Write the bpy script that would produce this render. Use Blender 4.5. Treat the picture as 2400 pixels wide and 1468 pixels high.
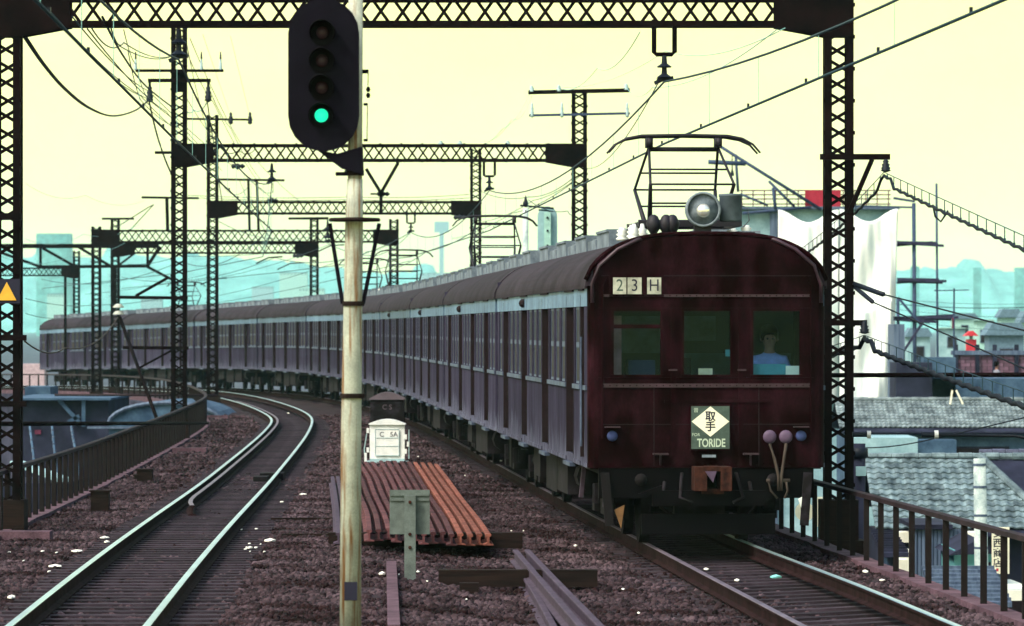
import bpy, math, random
import numpy as np
from mathutils import Vector, Matrix
random.seed(4); rng = np.random.default_rng(7)
for _o in list(bpy.data.objects): bpy.data.objects.remove(_o)
SC = bpy.context.scene; COL = SC.collection
R = math.radians; PI = math.pi

# ------------------------------------------------------------------ camera, sky, sun, exposure
F = 11050.0; HY = 770.0; CH = 2.6            # focal length in photo pixels, horizon row, eye height above the rails
cam = bpy.data.objects.new('camera', bpy.data.cameras.new('camera')); COL.objects.link(cam); SC.camera = cam
cam.location = (0, 0, CH); cam.rotation_euler = (R(90), 0, 0)
cd = cam.data; cd.sensor_width = 36; cd.lens = 36 * F / 2400; cd.shift_y = 36 / 2400; cd.clip_start = 1; cd.clip_end = 16000
cd.dof.use_dof = True; cd.dof.focus_distance = 57; cd.dof.aperture_fstop = 6.3

SUN_EL, SUN_AZ = 48, -128                     # degrees; azimuth from +Y towards +X
w = bpy.data.worlds.new('World'); SC.world = w; w.use_nodes = True
nt = w.node_tree; nt.nodes.clear(); N = nt.nodes.new; L = nt.links.new
sky = N('ShaderNodeTexSky'); sky.sky_type = 'NISHITA'; sky.sun_disc = False
sky.sun_elevation = R(SUN_EL); sky.sun_rotation = R(SUN_AZ); sky.dust_density = 5; sky.air_density = 1.4
b1 = N('ShaderNodeBackground'); b1.inputs[1].default_value = 0.15; L(sky.outputs[0], b1.inputs[0])
b2 = N('ShaderNodeBackground'); b2.inputs[0].default_value = (1.0, 0.97, 0.36, 1); b2.inputs[1].default_value = 0.85
tcn = N('ShaderNodeTexCoord'); mpn = N('ShaderNodeMapping'); mpn.inputs['Scale'].default_value = (5, 5, 14); nzn = N('ShaderNodeTexNoise'); nzn.inputs['Scale'].default_value = 1.7; nzn.inputs['Detail'].default_value = 4
crn = N('ShaderNodeValToRGB'); crn.color_ramp.elements[0].position = .35; crn.color_ramp.elements[1].position = .68; crn.color_ramp.elements[0].color = (1.0, .965, .295, 1); crn.color_ramp.elements[1].color = (1.0, .99, .37, 1)
L(tcn.outputs['Generated'], mpn.inputs[0]); L(mpn.outputs[0], nzn.inputs[0]); L(nzn.outputs['Fac'], crn.inputs[0]); L(crn.outputs[0], b2.inputs[0])
tc = N('ShaderNodeTexCoord'); sp = N('ShaderNodeSeparateXYZ'); L(tc.outputs['Generated'], sp.inputs[0])
mr = N('ShaderNodeMapRange'); mr.interpolation_type = 'SMOOTHSTEP'
mr.inputs['From Min'].default_value = 0.07; mr.inputs['From Max'].default_value = 0.34; mr.inputs['To Max'].default_value = 1.0
L(sp.outputs[2], mr.inputs['Value'])
mx = N('ShaderNodeMixShader'); L(mr.outputs[0], mx.inputs[0]); L(b2.outputs[0], mx.inputs[1]); L(b1.outputs[0], mx.inputs[2])
wo = N('ShaderNodeOutputWorld'); L(mx.outputs[0], wo.inputs[0])
sl = bpy.data.lights.new('sun', 'SUN'); sl.energy = 1.5; sl.angle = R(9); sl.color = (1, 0.96, 0.88)
sun = bpy.data.objects.new('sun', sl); COL.objects.link(sun)
sd = Vector((math.sin(R(SUN_AZ)) * math.cos(R(SUN_EL)), math.cos(R(SUN_AZ)) * math.cos(R(SUN_EL)), math.sin(R(SUN_EL))))
sun.rotation_euler = sd.to_track_quat('Z', 'Y').to_euler()
vs = SC.view_settings; vs.view_transform = 'Standard'; vs.look = 'None'; vs.exposure = 1.0; vs.gamma = 1; vs.use_curve_mapping = False
SC.cycles.max_bounces = 8; SC.cycles.volume_bounces = 1; SC.cycles.transparent_max_bounces = 24
SC.cycles.use_denoising = True

def P(px, py, y):                            # a point of the place: photo pixel at distance y
    return Vector(((px - 1200) * y / F, y, CH - (py - HY) * y / F))

# ------------------------------------------------------------------ materials
def mat(name, c, rough=.6, metal=0., var=.25, scale=6., bump=0., c2=None, stretch=(1, 1, 1), spec=.15, emit=0., detail=5., thr=(.35, .7), coords='Object', fine=0.):
    m = bpy.data.materials.new(name); m.use_nodes = True; t = m.node_tree; n = t.nodes.new; l = t.links.new
    bs = t.nodes['Principled BSDF']
    bs.inputs['Roughness'].default_value = rough; bs.inputs['Metallic'].default_value = metal
    bs.inputs['Specular IOR Level'].default_value = spec
    tc = n('ShaderNodeTexCoord'); mp = n('ShaderNodeMapping'); mp.inputs['Scale'].default_value = stretch
    if coords == 'World':
        ge = n('ShaderNodeNewGeometry'); l(ge.outputs['Position'], mp.inputs[0])
    else: l(tc.outputs[coords], mp.inputs[0])
    nz = n('ShaderNodeTexNoise'); nz.inputs['Scale'].default_value = scale; nz.inputs['Detail'].default_value = detail; nz.inputs['Roughness'].default_value = .62
    l(mp.outputs[0], nz.inputs[0])
    ra = n('ShaderNodeValToRGB'); ra.color_ramp.elements[0].position = thr[0]; ra.color_ramp.elements[1].position = thr[1]
    a = [max(0, x * (1 - var)) for x in c]; b = list(c2) if c2 else [min(1, x * (1 + var)) for x in c]
    ra.color_ramp.elements[0].color = (*a, 1); ra.color_ramp.elements[1].color = (*b, 1)
    l(nz.outputs['Fac'], ra.inputs[0])
    out = ra.outputs[0]
    if fine:
        n2 = n('ShaderNodeTexNoise'); n2.inputs['Scale'].default_value = scale * 14; n2.inputs['Detail'].default_value = 2; l(mp.outputs[0], n2.inputs[0])
        m2 = n('ShaderNodeMapRange'); m2.inputs['From Min'].default_value = .3; m2.inputs['From Max'].default_value = .7
        m2.inputs['To Min'].default_value = 1 - fine; m2.inputs['To Max'].default_value = 1 + fine; l(n2.outputs['Fac'], m2.inputs['Value'])
        vm = n('ShaderNodeVectorMath'); vm.operation = 'SCALE'; l(out, vm.inputs[0]); l(m2.outputs[0], vm.inputs['Scale']); out = vm.outputs[0]
    l(out, bs.inputs['Base Color'])
    if bump:
        bp = n('ShaderNodeBump'); bp.inputs['Strength'].default_value = bump; bp.inputs['Distance'].default_value = .02
        l(nz.outputs['Fac'], bp.inputs['Height']); l(bp.outputs[0], bs.inputs['Normal'])
    if emit:
        l(out, bs.inputs['Emission Color']); bs.inputs['Emission Strength'].default_value = emit
    return m
def per_instance(m, lo=.6, hi=1.4):          # brightness varies from stone to stone, tile to tile
    t = m.node_tree; bs = t.nodes['Principled BSDF']; lk = bs.inputs['Base Color'].links[0]; src = lk.from_socket
    oi = t.nodes.new('ShaderNodeObjectInfo'); mr = t.nodes.new('ShaderNodeMapRange'); mr.inputs['To Min'].default_value = lo; mr.inputs['To Max'].default_value = hi
    t.links.new(oi.outputs['Random'], mr.inputs['Value']); vm = t.nodes.new('ShaderNodeVectorMath'); vm.operation = 'SCALE'
    t.links.new(src, vm.inputs[0]); t.links.new(mr.outputs[0], vm.inputs['Scale']); t.links.new(vm.outputs[0], bs.inputs['Base Color'])
    return m
M = {}
M['steel'] = mat('gantry_steel', (0.0022, 0.0016, 0.0022), .75, var=.4, scale=3, c2=(0.0085, 0.004, 0.0042), spec=0.03)
M['ballast'] = mat('ballast', (0.014, 0.0065, 0.007), .95, var=.5, scale=3, bump=.6, c2=(0.04, 0.028, 0.033), coords='World', spec=.1, fine=.5)
M['stone'] = per_instance(mat('stone', (0.019, 0.0075, 0.0075), .95, var=.45, scale=.8, thr=(.40, .62), c2=(0.062, 0.043, 0.05), coords='World', spec=.12), .3, 1.55)
M['railside'] = mat('rail_rust', (0.012, 0.0055, 0.0055), .85, var=.4, scale=4, c2=(0.026, 0.013, 0.014), spec=.03)
M['railtop'] = mat('rail_polished', (.66, .86, .92), .34, metal=1, var=.15, scale=.8)
M['dulltop'] = mat('guard_rail_top', (0.16, 0.13, 0.16), .5, metal=.6, var=.3, scale=2)
M['sleeper'] = per_instance(mat('sleeper_wood', (0.016, 0.01, 0.0135), .9, var=.5, scale=5, c2=(0.05, 0.038, 0.05), stretch=(.6, 8, 1), bump=.4), .6, 1.35)
M['timber'] = mat('dark_timber', (0.009, 0.0045, 0.0035), .9, var=.5, scale=6, c2=(0.018, 0.0095, 0.007), stretch=(.3, 4, 4), bump=.4)
M['concrete'] = mat('kerb_concrete', (0.065, 0.035, 0.048), .9, var=.3, scale=3, c2=(0.12, 0.07, 0.09), bump=.3, fine=.25)
M['fence'] = mat('fence_iron', (0.004, 0.0022, 0.0022), .85, var=.4, scale=3, c2=(0.01, 0.0055, 0.0055), spec=.2)
M['fencerail'] = mat('fence_rail', (0.013, 0.007, 0.009), .7, var=.4, scale=3, c2=(0.028, 0.017, 0.022))
M['brown'] = mat('train_side_sheen', (0.024, 0.02, 0.04), .8, var=.25, scale=1.6, c2=(0.05, 0.046, 0.078), stretch=(1, 1.2, .35), spec=0.02, fine=.12)  # brown side paint with its sky sheen put into the lilac base colour
M['eave'] = mat('train_eave_pale', (0.1, 0.18, 0.28), .5, var=.25, scale=2.5, c2=(0.17, 0.3, 0.42), stretch=(1, .6, .5), fine=.2)  # pale blue eave band, paler than the side panels below
M['winframe'] = mat('side_window_frame', (0.045, 0.06, 0.1), .5, var=.3, scale=3, c2=(0.085, 0.12, 0.18))
M['front'] = mat('train_brown_front', (0.0058, 0.0009, 0.0009), .55, var=.3, scale=2.6, c2=(0.026, 0.007, 0.0115), spec=0.01, fine=.25, thr=(.42, .78), stretch=(1, 1, .55))
M['frontlite'] = mat('train_belt', (0.018, 0.006, 0.011), .5, var=.4, scale=5, c2=(0.045, 0.018, 0.032), spec=.4)
M['jamb'] = mat('train_door_jamb', (0.01, 0.0045, 0.006), .7, var=.3)
M['roof'] = mat('train_roof', (0.012, 0.008, 0.0115), .85, var=.3, scale=1.2, c2=(0.028, 0.021, 0.029), fine=.25, stretch=(1, .5, 1))
M['vent'] = mat('roof_vent_grey', (0.1, 0.135, 0.175), .7, var=.3, scale=2, c2=(0.21, 0.26, 0.3), fine=.2)
M['under'] = mat('underframe', (0.006, 0.004, 0.0048), .9, var=.5, scale=4, c2=(0.03, 0.024, 0.036), thr=(.5, .8), spec=.2)
M['sideglass'] = mat('side_glass', (.010, .006, .008), .4, var=.4, scale=1.2, c2=(.028, .02, .026), spec=.04)
M['panto'] = mat('pantograph_dark', (0.008, 0.007, 0.012), .6, var=.3, spec=.3)
M['pantogrey'] = mat('pantograph_grey', (.10, .12, .15), .5, var=.3)
M['white'] = mat('white_porcelain', (.62, .66, .62), .35, var=.2, scale=4)
M['headlamp'] = mat('headlamp_grey', (0.12, 0.16, 0.19), .5, var=.3, scale=8, c2=(0.22, 0.27, 0.3))
M['lens'] = mat('headlamp_lens', (.8, .82, .75), .15, metal=.7, var=.15)
M['drum'] = mat('drum_grey', (0.07, 0.095, 0.11), .6, var=.25, scale=6)
M['plate'] = mat('number_plate', (0.34, 0.36, 0.29), .6, var=.35, scale=9)
M['ink'] = mat('black_ink', (.015, .015, .03), .7, var=.1)
M['board'] = mat('board_green', (0.055, 0.085, 0.07), .6, var=.25, scale=10)
M['boardwhite'] = mat('board_white', (.80, .80, .60), .6, var=.08)
M['boardtext'] = mat('board_lettering', (.42, .52, .40), .6, var=.15)
M['coupler'] = mat('coupler_rust', (0.02, 0.006, 0.004), .9, var=.5, scale=14, c2=(0.055, 0.018, 0.011))
M['lilac'] = mat('jumper_cap', (0.085, 0.058, 0.1), .5, var=.2)
M['rope'] = mat('jumper_cable', (0.05, 0.04, 0.032), .8, var=.3)
M['signal'] = mat('signal_black', (0.004, 0.0032, 0.007), .7, var=.25, scale=5, spec=0.05)
M['hood'] = mat('signal_hood', (0.002, 0.0015, 0.002), .6, var=.2, spec=0.05)
M['dimlens'] = mat('unlit_lens', (.03, .015, .018), .15, var=.2)
M['green'] = mat('lit_green_lens', (0.008, 0.5, 0.24), .3, var=.1, emit=1.1)
M['box'] = mat('relay_box_white', (0.74, 0.8, 0.78), .5, var=.15, scale=5, c2=(0.85, 0.88, 0.84), fine=.06)
M['boxblue'] = mat('relay_box_trim', (.30, .44, .46), .5, var=.25, scale=6)
M['signback'] = mat('sign_back_grey', (0.1, 0.125, 0.115), .7, var=.25, scale=8, fine=.15)
M['rustrail'] = per_instance(mat('old_rail_brown', (0.06, 0.022, 0.025), .9, var=.4, scale=3, c2=(0.11, 0.042, 0.045), fine=.25), .75, 1.25)
M['orangerail'] = per_instance(mat('old_rail_orange', (0.15, 0.05, 0.036), .9, var=.3, scale=3, c2=(0.24, 0.085, 0.06), fine=.25), .85, 1.15)
M['lilacrail'] = mat('old_rail_lilac', (0.05, 0.036, 0.055), .8, var=.3, scale=3, fine=.2)
M['wire'] = mat('overhead_wire', (0.015, 0.04, 0.055), .6, var=.2)
M['wirepale'] = mat('thin_wire', (.20, .42, .40), .7, var=.2)
M['cable'] = mat('feeder_cable', (0.004, 0.007, 0.012), .7, var=.2)
M['insul'] = mat('dark_insulator', (0.006, 0.01, 0.018), .5, var=.2)
M['insulpale'] = mat('pale_insulator', (.33, .47, .47), .4, var=.2)
M['yellow'] = mat('warning_yellow', (.65, .36, .04), .6, var=.1)
M['paper'] = mat('white_paper', (.78, .78, .66), .8, var=.15, scale=8)
M['cyanpaper'] = mat('cyan_plastic', (.22, .62, .58), .5, var=.1)
M['oldtile'] = per_instance(mat('grey_tile', (0.078, 0.12, 0.135), .6, var=.35, scale=3, c2=(0.185, 0.26, 0.275), coords='World', fine=.2), .68, 1.3)
M['bluetile'] = per_instance(mat('violet_tile', (0.05, 0.06, 0.095), .6, var=.3, scale=3, c2=(0.1, 0.11, 0.17), coords='World', fine=.2), .7, 1.25)
M['paletile'] = per_instance(mat('pale_tile', (0.105, 0.14, 0.15), .6, var=.3, scale=2, c2=(0.22, 0.28, 0.285), coords='World', fine=.2), .68, 1.3)
M['bluewall'] = mat('blue_grey_wall', (0.03, 0.07, 0.13), .8, var=.35, scale=1.2, c2=(0.075, 0.14, 0.21), fine=.1)
M['darkwall'] = mat('dark_wall', (0.01, 0.012, 0.028), .85, var=.35, scale=1, c2=(0.026, 0.03, 0.058))
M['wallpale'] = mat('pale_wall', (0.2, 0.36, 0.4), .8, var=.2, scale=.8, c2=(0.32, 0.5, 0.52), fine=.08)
M['tealwall'] = mat('teal_wall', (.10, .30, .31), .8, var=.2, scale=2)
M['tin'] = mat('corrugated_tin', (0.065, 0.1, 0.165), .6, var=.3, scale=2, c2=(0.12, 0.17, 0.24), stretch=(6, 6, .4))
M['brightwin'] = mat('bright_wall', (.82, .84, .70), .6, var=.1)
M['sheet'] = mat('white_sheet', (.74, .86, .82), .8, var=.1, scale=1.5, c2=(.90, .94, .86), stretch=(2, 2, .3))
M['scaffold'] = mat('scaffold_pole', (0.03, 0.05, 0.1), .6, var=.3)
M['plank'] = mat('scaffold_plank', (0.025, 0.025, 0.055), .8, var=.4)
M['redrail'] = mat('red_railing', (0.1, 0.02, 0.045), .6, var=.3)
M['redsign'] = mat('red_sign', (0.3, 0.018, 0.04), .6, var=.15)
M['red'] = mat('red_paint', (.50, .04, .055), .6, var=.15)
M['brickred'] = mat('brick_wall', (0.09, 0.05, 0.065), .85, var=.25)
M['brick'] = per_instance(mat('brick', (0.15, 0.085, 0.12), .85, var=.25, scale=3), .75, 1.25)
M['pole'] = mat('concrete_pole', (0.3, 0.42, 0.42), .7, var=.3, scale=4, c2=(0.55, 0.64, 0.58), fine=.15)
M['pink'] = mat('pink_wall', (0.42, 0.33, 0.36), .8, var=.2)
M['street'] = mat('street', (0.04, 0.05, 0.075), .9, var=.4, scale=.12, c2=(0.08, 0.09, 0.12), coords='World')
M['viaduct'] = mat('viaduct_wall', (0.018, 0.018, 0.04), .9, var=.4, scale=.7, c2=(0.045, 0.045, 0.08), fine=.15)
M['hair'] = mat('black_hair', (.004, .003, .003), .9, var=.2, spec=.0)
M['skin'] = mat('skin', (0.22, 0.11, 0.085), .6, var=.1)
M['shirt'] = mat('blue_shirt', (0.24, 0.32, 0.6), .8, var=.2, scale=9)
M['cloth'] = mat('grey_cloth', (.20, .21, .25), .8, var=.2)
M['cabwall'] = mat('cab_green', (0.0045, 0.0105, 0.019), .7, var=.35, scale=3)
M['cabpanel'] = mat('cab_grey_panel', (0.02, 0.045, 0.065), .6, var=.3, scale=4)
M['cabwin'] = mat('cab_rear_window', (0.03, 0.045, 0.065), .3, var=.5, scale=5)
M['cabdark'] = mat('cab_dark', (0.006, 0.0075, 0.013), .8, var=.3)
M['cabblue'] = mat('cab_blue_seat', (0.03, 0.045, 0.12), .8, var=.2)
M['cabpink'] = mat('cab_pink_curtain', (.26, .12, .12), .8, var=.35, scale=6)
M['teal'] = mat('cab_teal_desk', (.07, .26, .28), .6, var=.15)
M['card'] = mat('cream_card', (.62, .52, .32), .7, var=.2)
M['bagtan'] = mat('tan_canvas', (.16, .085, .035), .8, var=.3)
M['hillhaze'] = mat('hill', (.035, .24, .235), .9, var=.3, scale=.012, c2=(.16, .46, .41), coords='World', fine=.4, detail=9)  # distant haze put into the teal base colour of hills and far towers
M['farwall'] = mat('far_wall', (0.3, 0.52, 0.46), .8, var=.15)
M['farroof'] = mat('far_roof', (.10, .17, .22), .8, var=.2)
# rusty, streaked, pale signal post
m = mat('signal_post_paint', (.30, .33, .27), .6, var=.12, scale=5, c2=(.42, .45, .36), fine=.12); M['post'] = m
t = m.node_tree; bs = t.nodes['Principled BSDF']; src = bs.inputs['Base Color'].links[0].from_socket
tc = t.nodes.new('ShaderNodeTexCoord'); mp = t.nodes.new('ShaderNodeMapping'); mp.inputs['Scale'].default_value = (16, 16, 1.1)
nz = t.nodes.new('ShaderNodeTexNoise'); nz.inputs['Scale'].default_value = 1.6; nz.inputs['Detail'].default_value = 6
cr = t.nodes.new('ShaderNodeValToRGB'); cr.color_ramp.elements[0].position = .50; cr.color_ramp.elements[1].position = .66
mixn = t.nodes.new('ShaderNodeMix'); mixn.data_type = 'RGBA'; mixn.inputs['B'].default_value = (.17, .085, .03, 1)
t.links.new(tc.outputs['Object'], mp.inputs[0]); t.links.new(mp.outputs[0], nz.inputs[0]); t.links.new(nz.outputs['Fac'], cr.inputs[0])
t.links.new(cr.outputs[0], mixn.inputs['Factor']); t.links.new(src, mixn.inputs['A']); t.links.new(mixn.outputs['Result'], bs.inputs['Base Color'])
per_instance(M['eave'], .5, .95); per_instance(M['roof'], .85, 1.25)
# dust thrown up along the lower edge of the carriage sides
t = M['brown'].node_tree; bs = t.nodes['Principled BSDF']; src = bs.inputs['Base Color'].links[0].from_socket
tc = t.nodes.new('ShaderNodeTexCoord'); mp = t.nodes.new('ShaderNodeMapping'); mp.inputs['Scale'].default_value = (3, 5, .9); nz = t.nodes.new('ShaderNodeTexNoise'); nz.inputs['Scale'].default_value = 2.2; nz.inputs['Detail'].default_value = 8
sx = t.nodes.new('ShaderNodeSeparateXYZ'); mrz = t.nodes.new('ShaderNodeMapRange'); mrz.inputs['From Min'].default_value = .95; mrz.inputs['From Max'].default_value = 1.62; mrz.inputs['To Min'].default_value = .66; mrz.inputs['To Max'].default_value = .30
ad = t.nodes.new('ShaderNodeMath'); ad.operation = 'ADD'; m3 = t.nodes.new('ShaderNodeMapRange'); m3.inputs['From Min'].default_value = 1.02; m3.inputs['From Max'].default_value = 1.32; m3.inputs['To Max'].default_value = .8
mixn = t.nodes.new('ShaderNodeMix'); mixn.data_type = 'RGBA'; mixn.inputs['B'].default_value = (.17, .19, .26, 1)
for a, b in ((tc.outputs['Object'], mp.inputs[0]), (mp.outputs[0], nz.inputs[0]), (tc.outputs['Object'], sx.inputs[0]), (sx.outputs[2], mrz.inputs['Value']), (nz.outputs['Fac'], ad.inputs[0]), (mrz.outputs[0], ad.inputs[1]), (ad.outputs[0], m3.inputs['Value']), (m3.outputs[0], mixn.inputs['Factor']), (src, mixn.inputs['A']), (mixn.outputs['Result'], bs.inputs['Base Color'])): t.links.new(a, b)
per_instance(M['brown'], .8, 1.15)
# see-through window glass of the driving cab
m = bpy.data.materials.new('cab_glass'); m.use_nodes = True; t = m.node_tree; t.nodes.clear()
tr = t.nodes.new('ShaderNodeBsdfTransparent'); tr.inputs[0].default_value = (.78, .90, 1.0, 1); gl = t.nodes.new('ShaderNodeBsdfGlossy'); gl.inputs['Roughness'].default_value = .04; gl.inputs['Color'].default_value = (.55, .8, 1, 1)
fr = t.nodes.new('ShaderNodeFresnel'); fr.inputs[0].default_value = 1.17; mxs = t.nodes.new('ShaderNodeMixShader'); om = t.nodes.new('ShaderNodeOutputMaterial')
t.links.new(fr.outputs[0], mxs.inputs[0]); t.links.new(tr.outputs[0], mxs.inputs[1]); t.links.new(gl.outputs[0], mxs.inputs[2]); t.links.new(mxs.outputs[0], om.inputs[0]); M['glass'] = m

# ------------------------------------------------------------------ mesh builder
def frame_of(d):
    d = d.normalized(); up = Vector((0, 0, 1)) if abs(d.z) < .95 else Vector((0, 1, 0))
    s = d.cross(up).normalized(); return s, s.cross(d).normalized()
class MB:
    def __init__(s): s.v = []; s.f = []; s.mi = []
    def add(s, vs, fs, mi=0):
        b = len(s.v); s.v += [tuple(x) for x in vs]; s.f += [tuple(b + i for i in f) for f in fs]; s.mi += [mi] * len(fs); return s
    def box(s, x0, x1, y0, y1, z0, z1, mi=0):
        return s.add([(x0, y0, z0), (x1, y0, z0), (x1, y1, z0), (x0, y1, z0), (x0, y0, z1), (x1, y0, z1), (x1, y1, z1), (x0, y1, z1)],
                     [(3, 2, 1, 0), (4, 5, 6, 7), (0, 1, 5, 4), (1, 2, 6, 5), (2, 3, 7, 6), (3, 0, 4, 7)], mi)
    def bar(s, a, b, wd, ht, mi=0):
        a = Vector(a); b = Vector(b); u, v = frame_of(b - a); u = u * wd / 2; v = v * ht / 2
        return s.add([a - u - v, a + u - v, a + u + v, a - u + v, b - u - v, b + u - v, b + u + v, b - u + v],
                     [(0, 1, 2, 3), (7, 6, 5, 4), (4, 5, 1, 0), (5, 6, 2, 1), (6, 7, 3, 2), (7, 4, 0, 3)], mi)
    def tube(s, pts, r, n=8, mi=0, cap=True):
        pts = [Vector(p) for p in pts]; rs = r if isinstance(r, (list, tuple)) else [r] * len(pts); vs = []; fs = []
        for i, p in enumerate(pts):
            d = pts[min(i + 1, len(pts) - 1)] - pts[max(i - 1, 0)]; u, v = frame_of(d)
            for k in range(n): a = 2 * PI * k / n; vs.append(p + (u * math.cos(a) + v * math.sin(a)) * rs[i])
        for i in range(len(pts) - 1):
            for k in range(n): fs.append((i * n + k, i * n + (k + 1) % n, (i + 1) * n + (k + 1) % n, (i + 1) * n + k))
        if cap: fs.append(tuple(range(n - 1, -1, -1))); fs.append(tuple((len(pts) - 1) * n + k for k in range(n)))
        return s.add(vs, fs, mi)
    def lathe(s, o, prof, n=16, axis='Z', mi=0):
        o = Vector(o); vs = []; fs = []
        for r, h in prof:
            for k in range(n):
                a = 2 * PI * k / n; c, q = r * math.cos(a), r * math.sin(a)
                vs.append(o + (Vector((c, q, h)) if axis == 'Z' else Vector((c, h, q)) if axis == 'Y' else Vector((h, c, q))))
        for i in range(len(prof) - 1):
            for k in range(n): fs.append((i * n + k, i * n + (k + 1) % n, (i + 1) * n + (k + 1) % n, (i + 1) * n + k))
        fs.append(tuple(range(n - 1, -1, -1))); fs.append(tuple((len(prof) - 1) * n + k for k in range(n)))
        return s.add(vs, fs, mi)
    def prism(s, poly, y0, y1, mi=0):        # polygon in x,z pushed along y
        n = len(poly); vs = [(x, y0, z) for x, z in poly] + [(x, y1, z) for x, z in poly]
        return s.add(vs, [tuple(range(n)), tuple(range(2 * n - 1, n - 1, -1))] + [(i, i + n, (i + 1) % n + n, (i + 1) % n) for i in range(n)], mi)
    def sweep(s, secs, mis=None, closed=True):
        n = len(secs[0]); vs = [p for q in secs for p in q]; fs = []; mi = []
        for i in range(len(secs) - 1):
            for k in range(n if closed else n - 1):
                fs.append((i * n + k, i * n + (k + 1) % n, (i + 1) * n + (k + 1) % n, (i + 1) * n + k)); mi.append(mis[k] if mis else 0)
        b = len(s.v); s.v += [tuple(x) for x in vs]; s.f += [tuple(b + i for i in f) for f in fs]; s.mi += mi
        if closed:
            s.f.append(tuple(b + k for k in range(n - 1, -1, -1))); s.f.append(tuple(b + (len(secs) - 1) * n + k for k in range(n))); s.mi += [0, 0]
        return s
    def mesh(s, name, mats, smooth=False):
        me = bpy.data.meshes.new(name); me.from_pydata(s.v, [], s.f)
        for m in (mats if isinstance(mats, (list, tuple)) else [mats]): me.materials.append(m)
        if any(s.mi): me.polygons.foreach_set('material_index', s.mi)
        if smooth: me.polygons.foreach_set('use_smooth', [True] * len(me.polygons))
        me.update(); return me
    def build(s, name, mats, parent=None, smooth=False, loc=None):
        return link(name, s.mesh(name, mats, smooth), parent, loc)
def link(name, data, parent=None, loc=None, rot=None):
    o = bpy.data.objects.new(name, data); COL.objects.link(o)
    if parent: o.parent = parent
    if loc is not None: o.location = loc
    if rot is not None: o.rotation_euler = rot
    return o
def tag(o, label=None, cat=None, group=None, kind=None):
    if label: o['label'] = label
    if cat: o['category'] = cat
    if group: o['group'] = group
    if kind: o['kind'] = kind
    return o
def thing(name, label, cat, loc=(0, 0, 0), rz=0, group=None):
    return tag(link(name, None, None, loc, (0, 0, rz)), label, cat, group)
def copy_tree(o, parent=None):
    c = o.copy(); COL.objects.link(c)
    if parent: c.parent = parent
    for ch in list(o.children): copy_tree(ch, c)
    return c
def text(name, body, size, m, parent, loc, rot=(PI / 2, 0, 0), depth=.004, sx=1., bold=0.):
    cu = bpy.data.curves.new(name, 'FONT'); cu.body = body; cu.size = size; cu.extrude = depth; cu.align_x = 'CENTER'; cu.align_y = 'CENTER'; cu.offset = bold
    o = bpy.data.objects.new(name, cu); COL.objects.link(o); bpy.context.view_layer.update()
    me = bpy.data.meshes.new_from_object(o.evaluated_get(bpy.context.evaluated_depsgraph_get()))
    bpy.data.objects.remove(o); me.name = name; me.materials.clear(); me.materials.append(m)
    r = link(name, me, parent, loc, rot); r.scale = (sx, 1, 1); return r

# ------------------------------------------------------------------ the line of the tracks
KN = [0, 60, 120, 160, 200]; PH = [.05825, .0541, .1177, .2272, .3315]
ss = np.arange(-60, 231, 1.0); ker = np.exp(-.5 * (np.arange(-20, 21) / 9.) ** 2); ker /= ker.sum()
ph = np.interp(ss, KN + [240], PH + [.45]); ph = np.convolve(np.pad(ph, 20, mode='edge'), ker, 'valid')
TX = np.concatenate([[0], np.cumsum(-np.sin(ph))])[:-1]; TY = np.concatenate([[0], np.cumsum(np.cos(ph))])[:-1]
i0 = 60; TX += 2.29 - TX[i0]; TY += 55.5 - TY[i0]
def zt(y): return -.4 * (max(0, y - 170) / 70.) ** 2
def track_at(s):                             # centre of the occupied track, heading and height at s metres behind the train's front
    x = float(np.interp(s, ss, TX)); y = float(np.interp(s, ss, TY)); a = float(np.interp(s, ss, ph)); return Vector((x, y, zt(y))), a
right_path = [track_at(s) for s in np.arange(-26, 229, 1.5)]
LY = [20, 38.8, 64.2, 82, 100, 115.4, 125]; LX = [-3.07, -3.57, -4.28, -4.73, -5.17, -5.58, -5.88]
for s in range(80, 229, 8):
    p, a = track_at(s); LX.append(p.x - 3.85 * math.cos(a)); LY.append(p.y - 3.85 * math.sin(a))
def smooth_curve(X, Y, step=1.5):
    d = np.concatenate([[0], np.cumsum(np.hypot(np.diff(X), np.diff(Y)))]); q = np.arange(0, d[-1], .5)
    x = np.interp(q, d, X); y = np.interp(q, d, Y); k = np.exp(-.5 * (np.arange(-24, 25) / 10.) ** 2); k /= k.sum()
    def sm(v):
        v2 = np.concatenate([2 * v[0] - v[24:0:-1], v, 2 * v[-1] - v[-2:-26:-1]]); return np.convolve(v2, k, 'valid')
    x, y = sm(x), sm(y); a = np.arctan2(-np.gradient(x), np.gradient(y)); st = int(step / .5)
    return x[::st], y[::st], a[::st]
lx, ly, la = smooth_curve(np.array(LX), np.array(LY))
def sstep(a, b, v): t = min(1, max(0, (v - a) / (b - a))); return t * t * (3 - 2 * t)
def zl(y): return .16 * (1 - sstep(42, 85, y)) + zt(y)
left_path = [(Vector((float(x), float(y), zl(y))), float(a)) for x, y, a in zip(lx, ly, la)]
def off(pa, d, dz=0): p, a = pa; return Vector((p.x + d * math.cos(a), p.y + d * math.sin(a), p.z + dz))
LXa = np.array([p.x for p, a in left_path]); LYa = np.array([p.y for p, a in left_path])
RXa = np.array([p.x for p, a in right_path]); RYa = np.array([p.y for p, a in right_path])
def lcx(y): return float(np.interp(y, LYa, LXa))
def rcx(y): return float(np.interp(y, RYa, RXa))

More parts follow.
